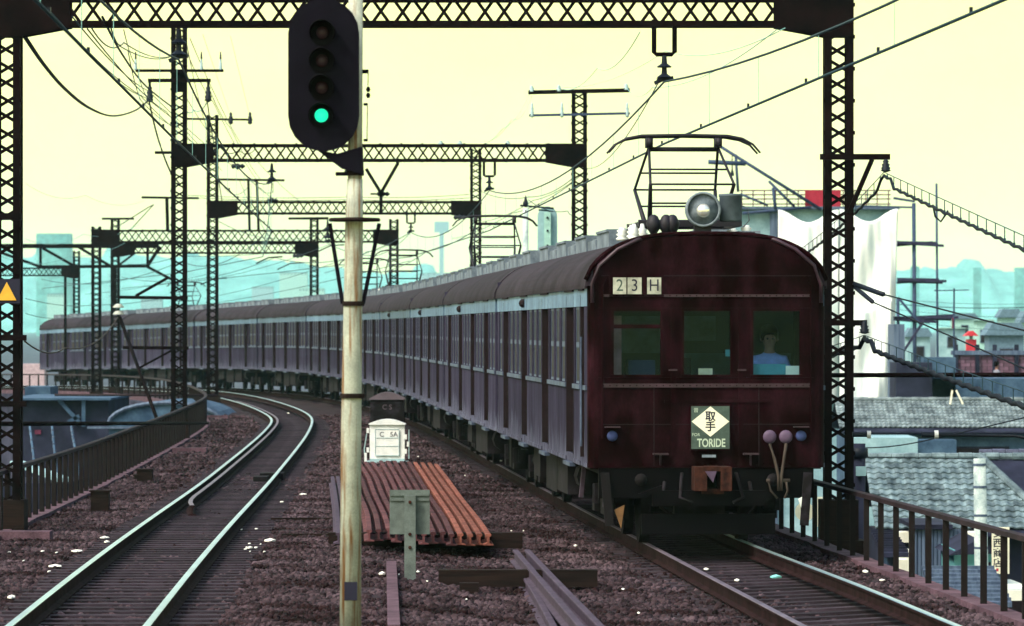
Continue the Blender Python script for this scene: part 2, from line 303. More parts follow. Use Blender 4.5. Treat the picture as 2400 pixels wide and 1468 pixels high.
# ------------------------------------------------------------------ ground, hills, haze
g = MB(); xs = list(np.linspace(-4200, 4200, 37)); ys = [-20, 20, 60, 100, 150, 200, 260, 340, 450, 600, 900, 1400, 2000, 3000, 5500, 11400]
g.add([(x, y, -6.5) for y in ys for x in xs], [(j * 37 + i, j * 37 + i + 1, (j + 1) * 37 + i + 1, (j + 1) * 37 + i) for j in range(len(ys) - 1) for i in range(36)])
tag(g.build('street_ground', M['street']), 'blue grey street level ground of the town below the line', None, None, 'structure')
hm = MB(); nx = 641; hx = np.linspace(-3200, 3200, nx); rows = 7
prof = 4.2 * np.interp(hx / 4.45, [-700, -270, -160, -100, -20, 60, 130, 200, 250, 320, 700], [33, 38, 36, 33, 26, 22, 28, 31, 33, 34, 32])
for kk, amp in ((41, 26), (13, 9), (5, 5), (1, 1.6)): prof = prof + np.convolve(rng.normal(0, amp, nx + 2 * kk), np.ones(kk) / kk, 'same')[kk:-kk]
for kk in range(26): i_ = int(rng.integers(0, nx - 6)); prof[i_:i_ + int(rng.integers(2, 6))] += rng.uniform(6, 22)
vs_ = []
for j in range(rows):
    f_ = j / (rows - 1)
    for i in range(nx): vs_.append((hx[i], 10000 + 900 * f_ + 10 * math.sin(i * .7 + j), -6.6 + (prof[i] + 6.6) * math.sin(f_ * PI * .62) / math.sin(.62 * PI) * (1 if j else 0)))
hm.add(vs_, [(j * nx + i, j * nx + i + 1, (j + 1) * nx + i + 1, (j + 1) * nx + i) for j in range(rows - 1) for i in range(nx - 1)])
tag(hm.build('hills', M['hillhaze'], smooth=True), 'long low hazy teal hills along the horizon', None, None, 'structure')
hz = MB(); hz.box(-4300, 4300, -15, 11600, -7.5, 215)
hmz = bpy.data.materials.new('haze_air'); hmz.use_nodes = True; t = hmz.node_tree; t.nodes.clear()
pv = t.nodes.new('ShaderNodeVolumePrincipled'); pv.inputs['Color'].default_value = (.50, .97, .93, 1); pv.inputs['Density'].default_value = .00008; pv.inputs['Anisotropy'].default_value = 0.
om = t.nodes.new('ShaderNodeOutputMaterial'); t.links.new(pv.outputs[0], om.inputs['Volume'])
tag(hz.build('haze', hmz), 'thin pale summer haze over the town', None, None, 'stuff')

# ------------------------------------------------------------------ viaduct with its ballast
FL = [off(pa, -2.45, 0) for pa in left_path]; FR = [off(pa, 1.85, 0) for pa in right_path]
def bed_z(x, y):
    wl = sstep(1.2, -1.5, x - (lcx(y) + rcx(y)) / 2) if y < 100 else 0
    return -.19 + zt(y) + .16 * (1 - sstep(42, 85, y)) * (1 if x < (lcx(y) + rcx(y)) / 2 - 1 else max(0, 1 - (x - (lcx(y) + rcx(y)) / 2 + 1) / 1.6))
va, vb = [], []
arcL = np.concatenate([[0], np.cumsum([(FL[i + 1] - FL[i]).length for i in range(len(FL) - 1)])]); arcR = np.concatenate([[0], np.cumsum([(FR[i + 1] - FR[i]).length for i in range(len(FR) - 1)])])
nseg = 170; nc = 40
tL = np.linspace(0, arcL[-1] * .985, nseg); tR = np.linspace(0, arcR[-1] * .985, nseg)
def along(F_, arc, t): return Vector([float(np.interp(t, arc, [p[k] for p in F_])) for k in range(3)])
# start both edges at the same distance
def at_y(F_, y): Ys = [p.y for p in F_]; return Vector((float(np.interp(y, Ys, [p.x for p in F_])), y, zt(y)))
bed = MB(); bv = []
yb = list(np.linspace(24, 90, 90)) + list(np.linspace(91.5, 268, 85))
for y in yb:
    a_, b_ = at_y(FL, y), at_y(FR, y)
    for k in range(nc + 1):
        x = a_.x + (b_.x - a_.x) * k / nc
        bv.append((x, y, bed_z(x, y) + float(rng.normal(0, .012))))
bed.add(bv, [(j * (nc + 1) + i, j * (nc + 1) + i + 1, (j + 1) * (nc + 1) + i + 1, (j + 1) * (nc + 1) + i) for j in range(len(yb) - 1) for i in range(nc)])
tag(bed.build('ballast_ground', M['ballast'], smooth=True), 'red brown ballast bed on top of the viaduct', None, None, 'structure')
via = thing('viaduct', 'long dark concrete viaduct curving over the town under both tracks', 'viaduct')
for F_, sg in ((FL, -1), (FR, 1)):
    v_ = MB(); secs = []
    for y in yb[::3]:
        p = at_y(F_, y); z = p.z
        x0, x1 = p.x + sg * .06, p.x + sg * .42
        secs.append([(x0, y, z - .3), (x0, y, z - .9), (x0, y, -6.6), (x0 + sg * .12, y, -6.6), (x0 + sg * .12, y, z - .8), (x1, y, z - .7), (x1, y, z - .3)])
    v_.sweep(secs); v_.build('side_wall', M['viaduct'], via)
    plm = MB().box(-.09, .09, -.4, .4, -6.6, -.71).mesh('pilaster', M['viaduct'])
    for y in np.arange(40, 262, 9):
        p = at_y(F_, y); link('pilaster', plm, via, (p.x + sg * .27, y, p.z))
# kerbs and post-and-rail fences along both edges
def fence(F_, y0, y1, label, side):
    root = thing('railing_fence', label, 'fence', (0, 0, 0))
    kb = MB(); secs = []; ra = MB(); rs = []
    for y in np.arange(y0, y1, 2.0):
        p = at_y(F_, y); z = bed_z(p.x, y) + .04; wv = .02 * math.sin(y * 1.7)
        secs.append([(p.x - .13 + wv, y, z - .16), (p.x + .13 + wv, y, z - .16), (p.x + .12 + wv, y, z + .03), (p.x - .12 + wv, y, z + .03)])
        zz = bed_z(p.x, y) + .80; rs.append([(p.x - .045, y, zz), (p.x + .045, y, zz), (p.x + .045, y, zz + .05), (p.x, y, zz + .065), (p.x - .045, y, zz + .05)])
    kb.sweep(secs); kb.build('kerb', M['concrete'], root); ra.sweep(rs); ra.build('top_rail', M['fencerail'], root)
    pm = MB().box(-.032, .032, -.045, .045, 0, .82).box(-.045, .045, -.06, .06, 0, .05).mesh('fence_post', M['fence'])
    y = y0
    while y < y1 - 2:
        p = at_y(F_, y); link('fence_post', pm, root, (p.x, y, bed_z(p.x, y) + .02), (0, 0, -.05)); y += 1.24 if y < 160 else 2.48
fence(FL, 40.1, 262, 'dark post and rail fence on a pinkish kerb beside the empty track', -1)
fence(FR, 40.4, 262, 'dark post and rail fence on a kerb above the tiled roofs', 1)

# ------------------------------------------------------------------ tracks
RP = [(-.062, 0), (.062, 0), (.062, .012), (.012, .03), (.012, .112), (.033, .122), (.033, .146), (.025, .153), (-.025, .153), (-.033, .146), (-.033, .122), (-.012, .112), (-.012, .03), (-.062, .012)]
RMI = [0] * 14; RMI[6] = RMI[7] = RMI[8] = 1
def rail_mesh(path, d, dzf, mats=None, h=1.0):
    m_ = MB(); secs = []
    for pa in path:
        p, a = pa; ca, sa = math.cos(a), math.sin(a); z = p.z - .153 + dzf(p.y)
        secs.append([(p.x + (d + u) * ca, p.y + (d + u) * sa, z + v * h) for u, v in RP])
    m_.sweep(secs, RMI); return m_
slp = MB().box(-1.05, 1.05, -.1, .1, -.14, 0).mesh('sleeper', M['sleeper'])
def track(path, label, cant, guard=None, dull=False):
    root = thing('railway_track', label, 'track')
    rail_mesh(path, -.566, lambda y: 0).build('rail', [M['railside'], M['dulltop' if dull else 'railtop']], root)
    rail_mesh(path, .566, cant).build('rail', [M['railside'], M['railtop']], root)
    if guard:
        gp = [pa for pa in path if guard[0] < pa[0].y < guard[1]]; gm = MB(); secs = []
        for i, (p, a) in enumerate(gp):
            e = max(0, 1 - i / 3.) ; d = -.566 + .17 + .16 * e * e; ca, sa = math.cos(a), math.sin(a); z = p.z - .158
            secs.append([(p.x + (d + u) * ca, p.y + (d + u) * sa, z + v) for u, v in RP])
        gm.sweep(secs, RMI); gm.build('guard_rail', [M['railside'], M['dulltop']], root)
    acc = 0; last = None; n_ = 0
    for i in range(len(path) - 1):
        p, a = path[i]; q, b = path[i + 1]; seg = (q - p).length
        while acc < seg and n_ < 300:
            f_ = acc / seg; c = p.lerp(q, f_); aa = a + (b - a) * f_
            if c.y > 37.5:
                link('sleeper', slp, root, (c.x + random.uniform(-.04, .04), c.y, c.z - .160), (0, math.atan2(-cant(c.y) * .6, 1.067), aa + random.uniform(-.012, .012))); n_ += 1
            acc += .60 if c.y < 170 else 1.2
        acc -= seg
    return root
track(right_path, 'running track under the brown train with one rail shining', lambda y: .09 - .05 * sstep(44, 58, y), None, True)
track(left_path, 'empty curving track with bright rails and a short guard rail', lambda y: .09 * sstep(110, 150, y), (67, 170))

# loose stones
pts = []; sc_ = []
def scatter(n, ya, yb_, r0, r1):
    y = ya + (yb_ - ya) * rng.random(n) ** 1.25
    for yy in y:
        a_, b_ = at_y_fast(yy); xx = a_ + (b_ - a_) * rng.random()
        dl, dr = abs(xx - lcx(yy)), abs(xx - rcx(yy)); z = bed_z(xx, yy); d = min(dl, dr)
        if d < 1.06:
            if d < .9 and (rng.random() < .62 or yy > 90): continue
            z -= .012
        r = r0 + (r1 - r0) * rng.random() ** 2
        pts.append((xx, yy, z + r * .15)); k = .75 + .6 * rng.random(3); sc_.append((r * k[0], r * k[1], r * k[2] * .75))
FLx = np.array([p.x for p in FL]); FLy = np.array([p.y for p in FL]); FRx = np.array([p.x for p in FR]); FRy = np.array([p.y for p in FR])
def at_y_fast(y): return float(np.interp(y, FLy, FLx)) + .1, float(np.interp(y, FRy, FRx)) - .1
scatter(120000, 37.5, 84, .014, .044); scatter(30000, 80, 150, .028, .065)
pm = bpy.data.meshes.new('gravel'); pm.from_pydata(pts, [], [])
at = pm.attributes.new('sc', 'FLOAT_VECTOR', 'POINT'); at.data.foreach_set('vector', np.array(sc_, dtype=np.float32).ravel())
gr = link('gravel', pm); tag(gr, 'loose red brown crushed stone ballast', None, None, 'stuff')
ng = bpy.data.node_groups.new('gravel_stones', 'GeometryNodeTree'); ng.interface.new_socket('Geometry', in_out='INPUT', socket_type='NodeSocketGeometry'); ng.interface.new_socket('Geometry', in_out='OUTPUT', socket_type='NodeSocketGeometry')
gi = ng.nodes.new('NodeGroupInput'); go = ng.nodes.new('NodeGroupOutput'); ip = ng.nodes.new('GeometryNodeInstanceOnPoints'); ic = ng.nodes.new('GeometryNodeMeshIcoSphere'); ic.inputs['Radius'].default_value = 1; ic.inputs['Subdivisions'].default_value = 1
sm_ = ng.nodes.new('GeometryNodeSetMaterial'); sm_.inputs['Material'].default_value = M['stone']; rv = ng.nodes.new('FunctionNodeRandomValue'); rv.data_type = 'FLOAT_VECTOR'; rv.inputs[1].default_value = (6.28, 6.28, 6.28)
na = ng.nodes.new('GeometryNodeInputNamedAttribute'); na.data_type = 'FLOAT_VECTOR'; na.inputs['Name'].default_value = 'sc'
ng.links.new(gi.outputs[0], ip.inputs['Points']); ng.links.new(ic.outputs[0], sm_.inputs[0]); ng.links.new(sm_.outputs[0], ip.inputs['Instance']); ng.links.new(rv.outputs[0], ip.inputs['Rotation']); ng.links.new(na.outputs[0], ip.inputs['Scale']); ng.links.new(ip.outputs[0], go.inputs[0])
md = gr.modifiers.new('stones', 'NODES'); md.node_group = ng

# ------------------------------------------------------------------ lattice gantries
CW = .38
def lat_bar(name, dx, dz): return MB().bar((-dx / 2, 0, -dz / 2), (dx / 2, 0, dz / 2), .012, .042).mesh(name, M['steel'])
colbar = {}; 
for s_ in (1, -1): colbar[s_] = lat_bar('lattice_bar', s_ * (CW - .1), .165)
def column(root, x, y, z0, z1, base=True):
    c = MB(); h = CW / 2; e = .095
    for sx in (-1, 1):
        for sy in (-1, 1): 
            c.box(min(sx * h, sx * (h - e)), max(sx * h, sx * (h - e)), min(sy * h, sy * (h - .015)), max(sy * h, sy * (h - .015)), z0, z1)
            c.box(min(sx * h, sx * (h - .015)), max(sx * h, sx * (h - .015)), min(sy * (h - .016), sy * (h - e)), max(sy * (h - .016), sy * (h - e)), z0, z1)
    for i in range(int((z1 - z0) / .42)):
        z = z0 + .3 + i * .42
        for sx in (-1, 1): c.box(min(sx * h, sx * (h + .018)), max(sx * h, sx * (h + .018)), -h, -h + .05, z, z + .05)
    co = c.build('column', M['steel'], root, loc=(x, y, 0))
    n_ = int((z1 - z0) / .215)
    for i in range(n_):
        z = z0 + (i + .5) * (z1 - z0) / n_; d = 1 if i % 2 else -1
        link('lattice_bar', colbar[d], co, (0, -h + .022, z)); link('lattice_bar', colbar[-d], co, (0, h - .022, z))
    if base: MB().box(-.33, .33, -.33, .33, z0 - .6, z0 + .02).box(-.25, .25, -.25, .25, z0 + .02, z0 + .55).build('base_block', M['timber'], root, loc=(x, y, 0))
    return co
def gantry(y, xl, xr, zb, ztp, zlt, zrt, label, gz=-.2, skew=0.):
    root = thing('lattice_gantry', label, 'gantry', (0, 0, 0), 0, 'lattice gantries carrying the overhead wires')
    column(root, xl, y, gz, zlt); column(root, xr, y, gz, zrt)
    b = MB(); h = CW / 2 - .02; a0, a1 = xl + CW / 2 + .003, xr - CW / 2 - .003
    for sy in (-1, 1):
        for z in (zb, ztp - .075): 
            b.box(a0, a1, y + sy * h - .03, y + sy * h + .03, z, z + .075)
    for i in range(int((a1 - a0) / .26)):
        if i % 2: continue
        b.box(a0 + .1 + i * .26, a0 + .15 + i * .26, y - h - .05, y - h - .031, ztp - .02, ztp + .018); b.box(a0 + .1 + i * .26, a0 + .15 + i * .26, y - h - .05, y - h - .031, zb - .018, zb + .02)
    bo = b.build('beam', M['steel'], root)
    n_ = int((a1 - a0) / .27); dz = ztp - zb - .1; bm = {s_: lat_bar('lattice_bar', s_ * dz * .72, dz) for s_ in (1, -1)}
    for i in range(n_):
        x = a0 + (i + .5) * (a1 - a0) / n_; d = 1 if i % 2 else -1
        link('lattice_bar', bm[d], bo, (x, y - h - .012, (zb + ztp) / 2)); link('lattice_bar', bm[-d], bo, (x, y + h + .012, (zb + ztp) / 2))
    for x0, sg in ((xl, 1), (xr, -1)):
        pl = MB(); u = lambda q: x0 + sg * q
        poly = [(u(-CW / 2), zb - .13), (u(CW / 2), zb - .13), (u(.84), zb - .01), (u(.84), ztp + .01), (u(-CW / 2), ztp + .01)]
        if sg < 0: poly = poly[::-1]
        pl.prism(poly, y - CW / 2 - .016, y - CW / 2 - .003); pl.prism(poly, y + CW / 2 + .003, y + CW / 2 + .016)
        pl.build('gusset_plate', M['steel'], root)
    return root
G1 = gantry(62, -6.64, 4.29, 6.56, 6.97, 7.9, 7.9, 'largest lattice gantry standing over both tracks beside the lead carriage')
G2 = gantry(117, -8.26, 1.67, 6.73, 7.17, 10.14, 8.46, 'second lattice gantry with tall crossarms on both its columns')
G3 = gantry(160, -10.16, -1.23, 6.46, 6.92, 9.84, 8.7, 'third lattice gantry with a Y shaped bracket on its beam')
G4 = gantry(190, -16.75, -4.76, 6.05, 6.57, 6.7, 7.0, 'wide lattice gantry with a goalpost frame standing on its beam', gz=-.5)
G5 = gantry(205, -17.25, -8.6, 5.84, 6.32, 7.39, 7.39, 'smallest lattice gantry low in the haze over the rear carriages', gz=-.5)
def arm(root, name, pa, pb, wd=.1, m='steel'): MB().bar(pa, pb, wd, wd).build(name, M[m], root)
# gantry 1 extras
arm(G1, 'bracket_arm', P(1922, 368, 61.7), P(2086, 368, 61.7), .075); arm(G1, 'bracket_strut', P(2044, 374, 61.7), P(1990, 500, 61.7), .06)
arm(G1, 'bracket_arm', P(1925, 757, 61.7), P(2032, 757, 61.7), .075)
arm(G1, 'bracket_arm', P(-40, 792, 61.7), P(62, 792, 61.7), .075); arm(G1, 'bracket_arm', P(-40, 947, 61.7), P(62, 947, 61.7), .07); arm(G1, 'bracket_arm', P(-40, 508, 61.7), P(50, 508, 61.7), .09)
# gantry 2 extras
Y2 = 116.7
arm(G2, 'crossarm', P(318, 166, Y2), P(524, 166, Y2), .07); arm(G2, 'crossarm', P(347, 189, Y2), P(494, 189, Y2), .09)
for x in (351, 488): arm(G2, 'bracket_post', P(x, 185, Y2), P(x, 206, Y2), .06)
MB().box(-.17, .17, -.21, -.2, 8.45, 9.0).build('gusset_plate', M['steel'], G2, loc=(-8.26, 117, 0))
arm(G2, 'crossarm', P(1238, 217, Y2), P(1476, 212, Y2), .1); arm(G2, 'crossarm', P(1240, 271, Y2), P(1476, 266, Y2), .06, 'scaffold')
arm(G2, 'bracket_arm', P(281, 697, Y2), P(440, 699, Y2), .08); arm(G2, 'bracket_strut', P(318, 694, Y2), P(396, 650, Y2), .07); arm(G2, 'bracket_arm', P(288, 815, Y2), P(442, 816, Y2), .08); arm(G2, 'bracket_strut', P(328, 862, Y2), P(402, 822, Y2), .05)
arm(G2, 'bracket_arm', P(363, 358, Y2), P(402, 358, Y2), .07)
# gantry 3 extras
Y3 = 159.7
arm(G3, 'crossarm', P(438, 279, Y3), P(592, 281, Y3), .07)
for a_, b_ in (((893, 500), (893, 452)), ((896, 458), (858, 396)), ((890, 458), (932, 384)), ((932, 386), (932, 372))): arm(G3, 'bracket_strut', P(*a_, Y3), P(*b_, Y3), .11)
arm(G3, 'bracket_arm', P(868, 455, Y3), P(905, 455, Y3), .06)
# gantry 4 extras
Y4 = 189.7
for x0, x1, yt in ((582, 585, 422), (602, 606, 422)): arm(G4, 'frame_post', P(x1, 541, Y4), P(x0, yt, Y4), .1)
arm(G4, 'crossarm', P(516, 421, Y4), P(667, 423, Y4), .09); arm(G4, 'frame_post', P(393, 541, Y4), P(391, 464, Y4), .13); arm(G4, 'crossarm', P(332, 463, Y4), P(466, 465, Y4), .09)
arm(G4, 'crossarm', P(676, 512, Y4), P(770, 511, Y4), .07)
# gantry 5 extras
arm(G5, 'crossarm', P(239, 513, 204.7), P(314, 513, 204.7), .09); arm(G5, 'crossarm', P(676, 513, 204.7), P(770, 513, 204.7), .08)
# far truss and far gantry
tg = thing('truss_gantry', 'far bridge like truss gantry with sloping members beyond the rear carriage', 'gantry')
Y6 = 240
for n_, a_, b_, wd in (('top_chord', (-60, 577), (372, 577), .22), ('bottom_chord', (95, 626), (346, 624), .16), ('diagonal_brace', (-10, 588), (95, 626), .14), ('diagonal_brace', (100, 582), (178, 626), .14), ('diagonal_brace', (185, 580), (262, 626), .14), ('diagonal_brace', (375, 578), (346, 624), .16), ('vertical_post', (95, 577), (95, 626), .13), ('vertical_post', (346, 577), (346, 626), .13), ('diagonal_brace', (346, 626), (402, 655), .14), ('diagonal_brace', (276, 624), (318, 592), .1), ('vertical_post', (153, 632), (153, 915), .13), ('vertical_post', (269, 626), (269, 900), .2)):
    arm(tg, n_, P(*a_, Y6), P(*b_, Y6), wd)
gantry(262, -33.5, -24.2, 5.5, 5.98, 6.6, 6.9, 'faint far gantry cut by the frame behind the truss', gz=-.9)

# ------------------------------------------------------------------ insulators, hangers and wires
def hanger(px, ytop, ybot, y, label, u=True):
    t_ = P(px, ytop, y); b_ = P(px, ybot, y); h = t_.z - b_.z; root = thing('wire_hanger', label, 'insulator', b_, 0, 'insulator hangers under the gantry beams')
    if u: MB().tube([(-.135, 0, h + .1), (-.135, 0, h * .54), (-.1, 0, h * .5), (.1, 0, h * .5), (.135, 0, h * .54), (.135, 0, h + .1)], .032, 6).build('bracket', M['steel'], root)
    hh = h * (.5 if u else .95); k = hh / .62
    for z in (hh * .52, hh * .14):
        MB().lathe((0, 0, z), [(.012, hh * .47), (.03, hh * .45), (.045 * k ** .3, hh * .15), (.13 * k ** .5, hh * .03), (.12 * k ** .5, 0), (.02, .002)], 12).build('insulator', M['insul'], root)
    MB().bar((-.1, 0, .02), (.12, 0, .05), .05, .05).bar((-.13, 0, -.02), (0, 0, .04), .04, .05).build('clamp', M['insul'], root)
    return b_
H1 = hanger(1557, 64, 192, 62, 'two bell insulators hanging in a U bracket above the lead carriage')
H1l = hanger(419, 64, 140, 62, 'two bell insulators seen against the lattice of a column', u=False)
H2 = hanger(1147, 380, 447, 117, 'two bell insulators in a U bracket under the second beam')
H2l = hanger(637, 380, 428, 117, 'two bell insulators hanging straight from the second beam', u=False)
H3 = hanger(963, 502, 545, 160, 'small insulators in a U bracket under the third beam')
H4 = hanger(768, 512, 566, 160, 'small insulators beside the signal post under the third beam', u=False)
def pin(px, pyb, y, label, h=.3, m='insulpale', r=.1, group='pin insulators on crossarms'):
    b_ = P(px, pyb, y); o = MB().lathe((0, 0, 0), [(r * .3, 0), (r, h * .12), (r * .75, h * .2), (r * .9, h * .35), (r * .6, h * .42), (r * .8, h * .6), (r * .45, h * .68), (r * .6, h * .85), (r * .15, h)], 12).build('pin_insulator', M[m], None, True, b_)
    tag(o, label, 'insulator', group); return b_
for x, nm in ((1246, 'outer'), (1310, 'middle'), (1468, 'far')): pin(x, 217 - (x - 1240) * .02, Y2, {'outer': 'grey pin insulator at the signal end of the dark crossarm', 'middle': 'grey pin insulator between the other two on the dark crossarm', 'far': 'grey pin insulator at the pantograph end of the dark crossarm'}[nm], .17, 'insulpale', .08)
for x, nm in ((1247, 'signal end'), (1317, 'middle'), (1470, 'pantograph end')): pin(x, 276, Y2, 'pale ribbed insulator at the %s of the lower crossarm' % nm, .38, 'insulpale', .055)
for x, nm in ((318, 'outer end'), (472, 'inside'), (517, 'tip')): 
    pin(x, 166, Y2, 'pale tall insulator at the %s of the top crossarm' % nm, .30, 'insulpale', .05); pin(x, 140, Y2, 'dark rod cap above the %s insulator of the top crossarm' % nm, .2, 'insul', .03)
for x, nm in ((541, 'inner'), (586, 'outer')): pin(x, 292, Y3, 'dark stacked insulator at the %s place of the thin crossarm' % nm, .42, 'insul', .09)
for x in (351, 488): pin(x, 240, Y2, 'dark bell insulator under the %s end of the thick crossarm' % ('fence side' if x < 400 else 'beam side'), .42, 'insul', .1)
for x, y_, yy in ((2076, 404, 61.6), (2026, 783, 61.6)): pin(x, y_, yy, 'black bell insulator under the %s bracket arm of the big column' % ('upper' if y_ < 500 else 'lower'), .17, 'insul', .07)
for py_ in (722, 738): pin(278, py_, Y2, 'white disc insulator at the %s place on the low bracket' % ('upper' if py_ < 730 else 'lower'), .1, 'white', .16)
for x, nm in ((1033, 'signal'), (1078, 'middle'), (1190, 'column')): pin(x, 341, 117, 'pale insulator on the second beam, the %s one' % nm, .12, 'insulpale', .08)
for k, (x0, x1, w_) in enumerate(((1998, 2032, .045), (2160, 2190, .05))):
    o = thing('strain_insulator', ('dark strain insulator with white end cap against the black column', 'dark strain insulator with white end cap before the blue wall')[k], 'insulator')
    MB().tube([P(x0, 1019, 61), P(x1, 1019, 61)], w_ * .75, 10).build('rod', M['insul'], o); MB().tube([P(x1, 1019, 61), P(x1 + 9, 1019, 61)], w_ * 1.1, 12).build('end_cap', M['white'], o)
def spline(pts, n=10):
    q = [Vector(p) for p in pts]; out = []
    for i in range(len(q) - 1):
        p0, p1, p2, p3 = q[max(i - 1, 0)], q[i], q[i + 1], q[min(i + 2, len(q) - 1)]
        for k in range(n): t = k / n; out.append(.5 * ((2 * p1) + (p2 - p0) * t + (2 * p0 - 5 * p1 + 4 * p2 - p3) * t * t + (3 * p1 - p0 - 3 * p2 + p3) * t ** 3))
    return out + [q[-1]]
def wire(name, pts3, r, m, label, sag=0, n=14, group=None):
    q = []
    for i in range(len(pts3) - 1):
        a_, b_ = Vector(pts3[i]), Vector(pts3[i + 1]); sg = sag[i] if isinstance(sag, (list, tuple)) else sag; nn = n if sg else 1
        for k in range(nn + (1 if i == len(pts3) - 2 else 0)):
            f_ = k / nn; p = a_.lerp(b_, f_); p.z -= sg * 4 * f_ * (1 - f_); q.append(p)
    o = MB().tube(q, r, 5).build(name, M[m], None, True); tag(o, label, 'wire', group); return q
def interp_pts(q, y):
    for a_, b_ in zip(q[:-1], q[1:]):
        if a_.y <= y <= b_.y: return a_.lerp(b_, (y - a_.y) / (b_.y - a_.y + 1e-9))
    return None
def catenary(sup, zc, who, cx):
    mess = wire('messenger_wire', sup, .014, 'wire', 'sagging messenger wire hung from the gantries over the %s track' % who, .55, 18)
    cont = [Vector((s.x, s.y, zc + zt(s.y))) for s in sup]; cq = wire('contact_wire', cont, .015, 'wire', 'straight contact wire over the %s track' % who, .0)
    mo = [q for q in bpy.data.objects if q.name.startswith('messenger_wire')][-1]
    for y in np.arange(25, 235, 5.2):
        a_, b_ = interp_pts(mess, y), interp_pts(cq, y)
        if a_ and b_ and a_.z - b_.z > .05: MB().tube([a_, b_], .004, 4).build('dropper_wire', M['wirepale'], mo)
    co = [q for q in bpy.data.objects if q.name.startswith('contact_wire')][-1]; cm = MB().box(-.012, .012, -.03, .03, 0, .05).mesh('wire_clip', M['insul'])
    for y in np.arange(26, 130, 5.2):
        b_ = interp_pts(cq, y)
        if b_: link('wire_clip', cm, co, b_)
supR = [Vector((rcx(24) + 1.45, 8, 6.1)), H1, H2, H3, Vector((rcx(200), 200, 5.6)), Vector((rcx(240), 240, 5.2))]
supL = [Vector((lcx(24) + .5, 8, 6.1)), H1l, H2l, Vector((lcx(160), 160, 5.75)), Vector((lcx(200), 200, 5.45)), Vector((lcx(240), 240, 5.1))]
catenary(supR, 5.03, 'occupied', rcx); catenary(supL, 5.03, 'empty', lcx)
wire('contact_wire', [P(1542, 196, 62), P(1377, 395, 117), P(1330, 440, 160)], .008, 'wire', 'pair wire running beside the messenger to the second gantry', .3)
# feeder cables round the fence side columns
wire('feeder_cable', spline([P(52, 80, 62), P(100, 150, 70), P(150, 208, 80), P(205, 252, 91), P(262, 272, 100), P(315, 260, 109), P(348, 236, Y2)]), .020, 'cable', 'thick feeder cable looping down from the big column')
wire('feeder_cable', spline([P(58, 80, 62.2), P(108, 154, 70), P(158, 211, 80), P(212, 253, 91), P(265, 272, 100), P(316, 260, 109), P(349, 236, Y2)]), .012, 'cable', 'thinner feeder cable twinned with the thick looping one')
wire('feeder_cable', spline([P(240, 40, 60), P(285, 125, 76), P(340, 200, 98), P(408, 255, Y2)]), .018, 'cable', 'dark feeder cable passing the end of the thick crossarm')
wire('overhead_wire', [P(120, 30, 58), P(345, 232, 110), P(420, 290, 122), P(520, 400, 160)], .010, 'wire', 'upper of two clipped wires slanting down behind the column', [.12, 0, 0])
wire('overhead_wire', [P(170, 40, 58), P(350, 215, 108), P(560, 400, 160)], .010, 'wire', 'lower of two clipped wires slanting down behind the column', [.12, .1])
wire('feeder_cable', [P(350, 240, Y2), P(372, 330, 118), P(402, 408, 118), P(420, 430, 124)], .022, 'cable', 'dark cable hanging from the bell insulator to the column', [.05, .05, 0])
wire('feeder_cable', [P(430, 250, 120), P(455, 258, 124), P(486, 238, Y2)], .014, 'wirepale', 'short pale jumper cable between column and bell insulator', [.12, .12])
wire('feeder_cable', [P(486, 240, Y2), P(500, 330, 140), P(520, 470, 160)], .016, 'cable', 'dark cable dropping from the beam side bell insulator', .05)
wire('overhead_wire', [P(437, 170, 117), P(480, 270, 140), P(560, 395, 180), P(640, 465, 190)], .010, 'wire', 'thin wire crossing behind the upper column', .1)
wire('overhead_wire', [P(437, 230, 117), P(520, 345, 150), P(620, 450, 190)], .010, 'wire', 'thin wire crossing low behind the upper column', .1)
wire('thin_wire', [P(475, 80, 117), P(541, 275, Y3)], .006, 'wirepale', 'faint vertical wire down to the inner stacked insulator'); wire('thin_wire', [P(540, 85, 117), P(586, 275, Y3)], .006, 'wirepale', 'faint vertical wire down to the outer stacked insulator')
wire('hanging_cable', [P(58, 800, 62), P(152, 816, 82), P(276, 744, Y2)], .012, 'rope', 'slack pale cable from the big column to the white disc insulators', [.12, .25])
wire('guy_strut', [P(281, 745, Y2), P(371, 992, 112)], .045, 'steel', 'black slanting stay rod from the disc insulators down to the fence')
wire('signal_pipe', [P(-60, 994, 62), P(488, 992, 108)], .035, 'steel', 'long level dark pipe between the two fence side columns'); wire('signal_pipe', [P(128, 926, 140), P(508, 927, 140)], .035, 'fencerail', 'thin level brown pipe in front of the far viaduct wall')
wire('level_pipe', [P(1925, 880, 62), P(3300, 876, 62)], .032, 'steel', 'long level black pipe from the big column over the roofs')
for j, (x0, py0, px1, py1) in enumerate(((0, 640, 330, 545), (60, 560, 330, 522), (60, 430, 340, 470))):
    wire('thin_wire', [P(x0, py0 - (40 if j == 0 else 0), 170), P((x0 + px1) / 2, (py0 + py1) / 2 + 8, 185), P(px1, py1, 205)], .008, 'wirepale', ('faint sagging wire just above the truss', 'faint sagging wire to the gusset of the wide gantry', 'faint high wire across the open sky')[j], .3)
wire('feeder_cable', [P(300, 545, 205), P(360, 480, 195), P(350, 485, 189), P(270, 535, 204)], .02, 'cable', 'dark cable rising to the goalpost crossarm', 0)
for j, (a_, b_) in enumerate((((480, 700, 190), (830, 600, 160)), ((470, 715, 205), (960, 612, 130)), ((520, 650, 190), (790, 566, 160)), ((200, 690, 225), (500, 640, 200)))):
    wire('registration_wire', [P(*a_), P(*b_)], .009, 'wire', ('contact line slanting over the middle carriages', 'lower contact line over the middle carriages', 'upper slack line near the third beam', 'contact line over the rear carriages')[j], .12)
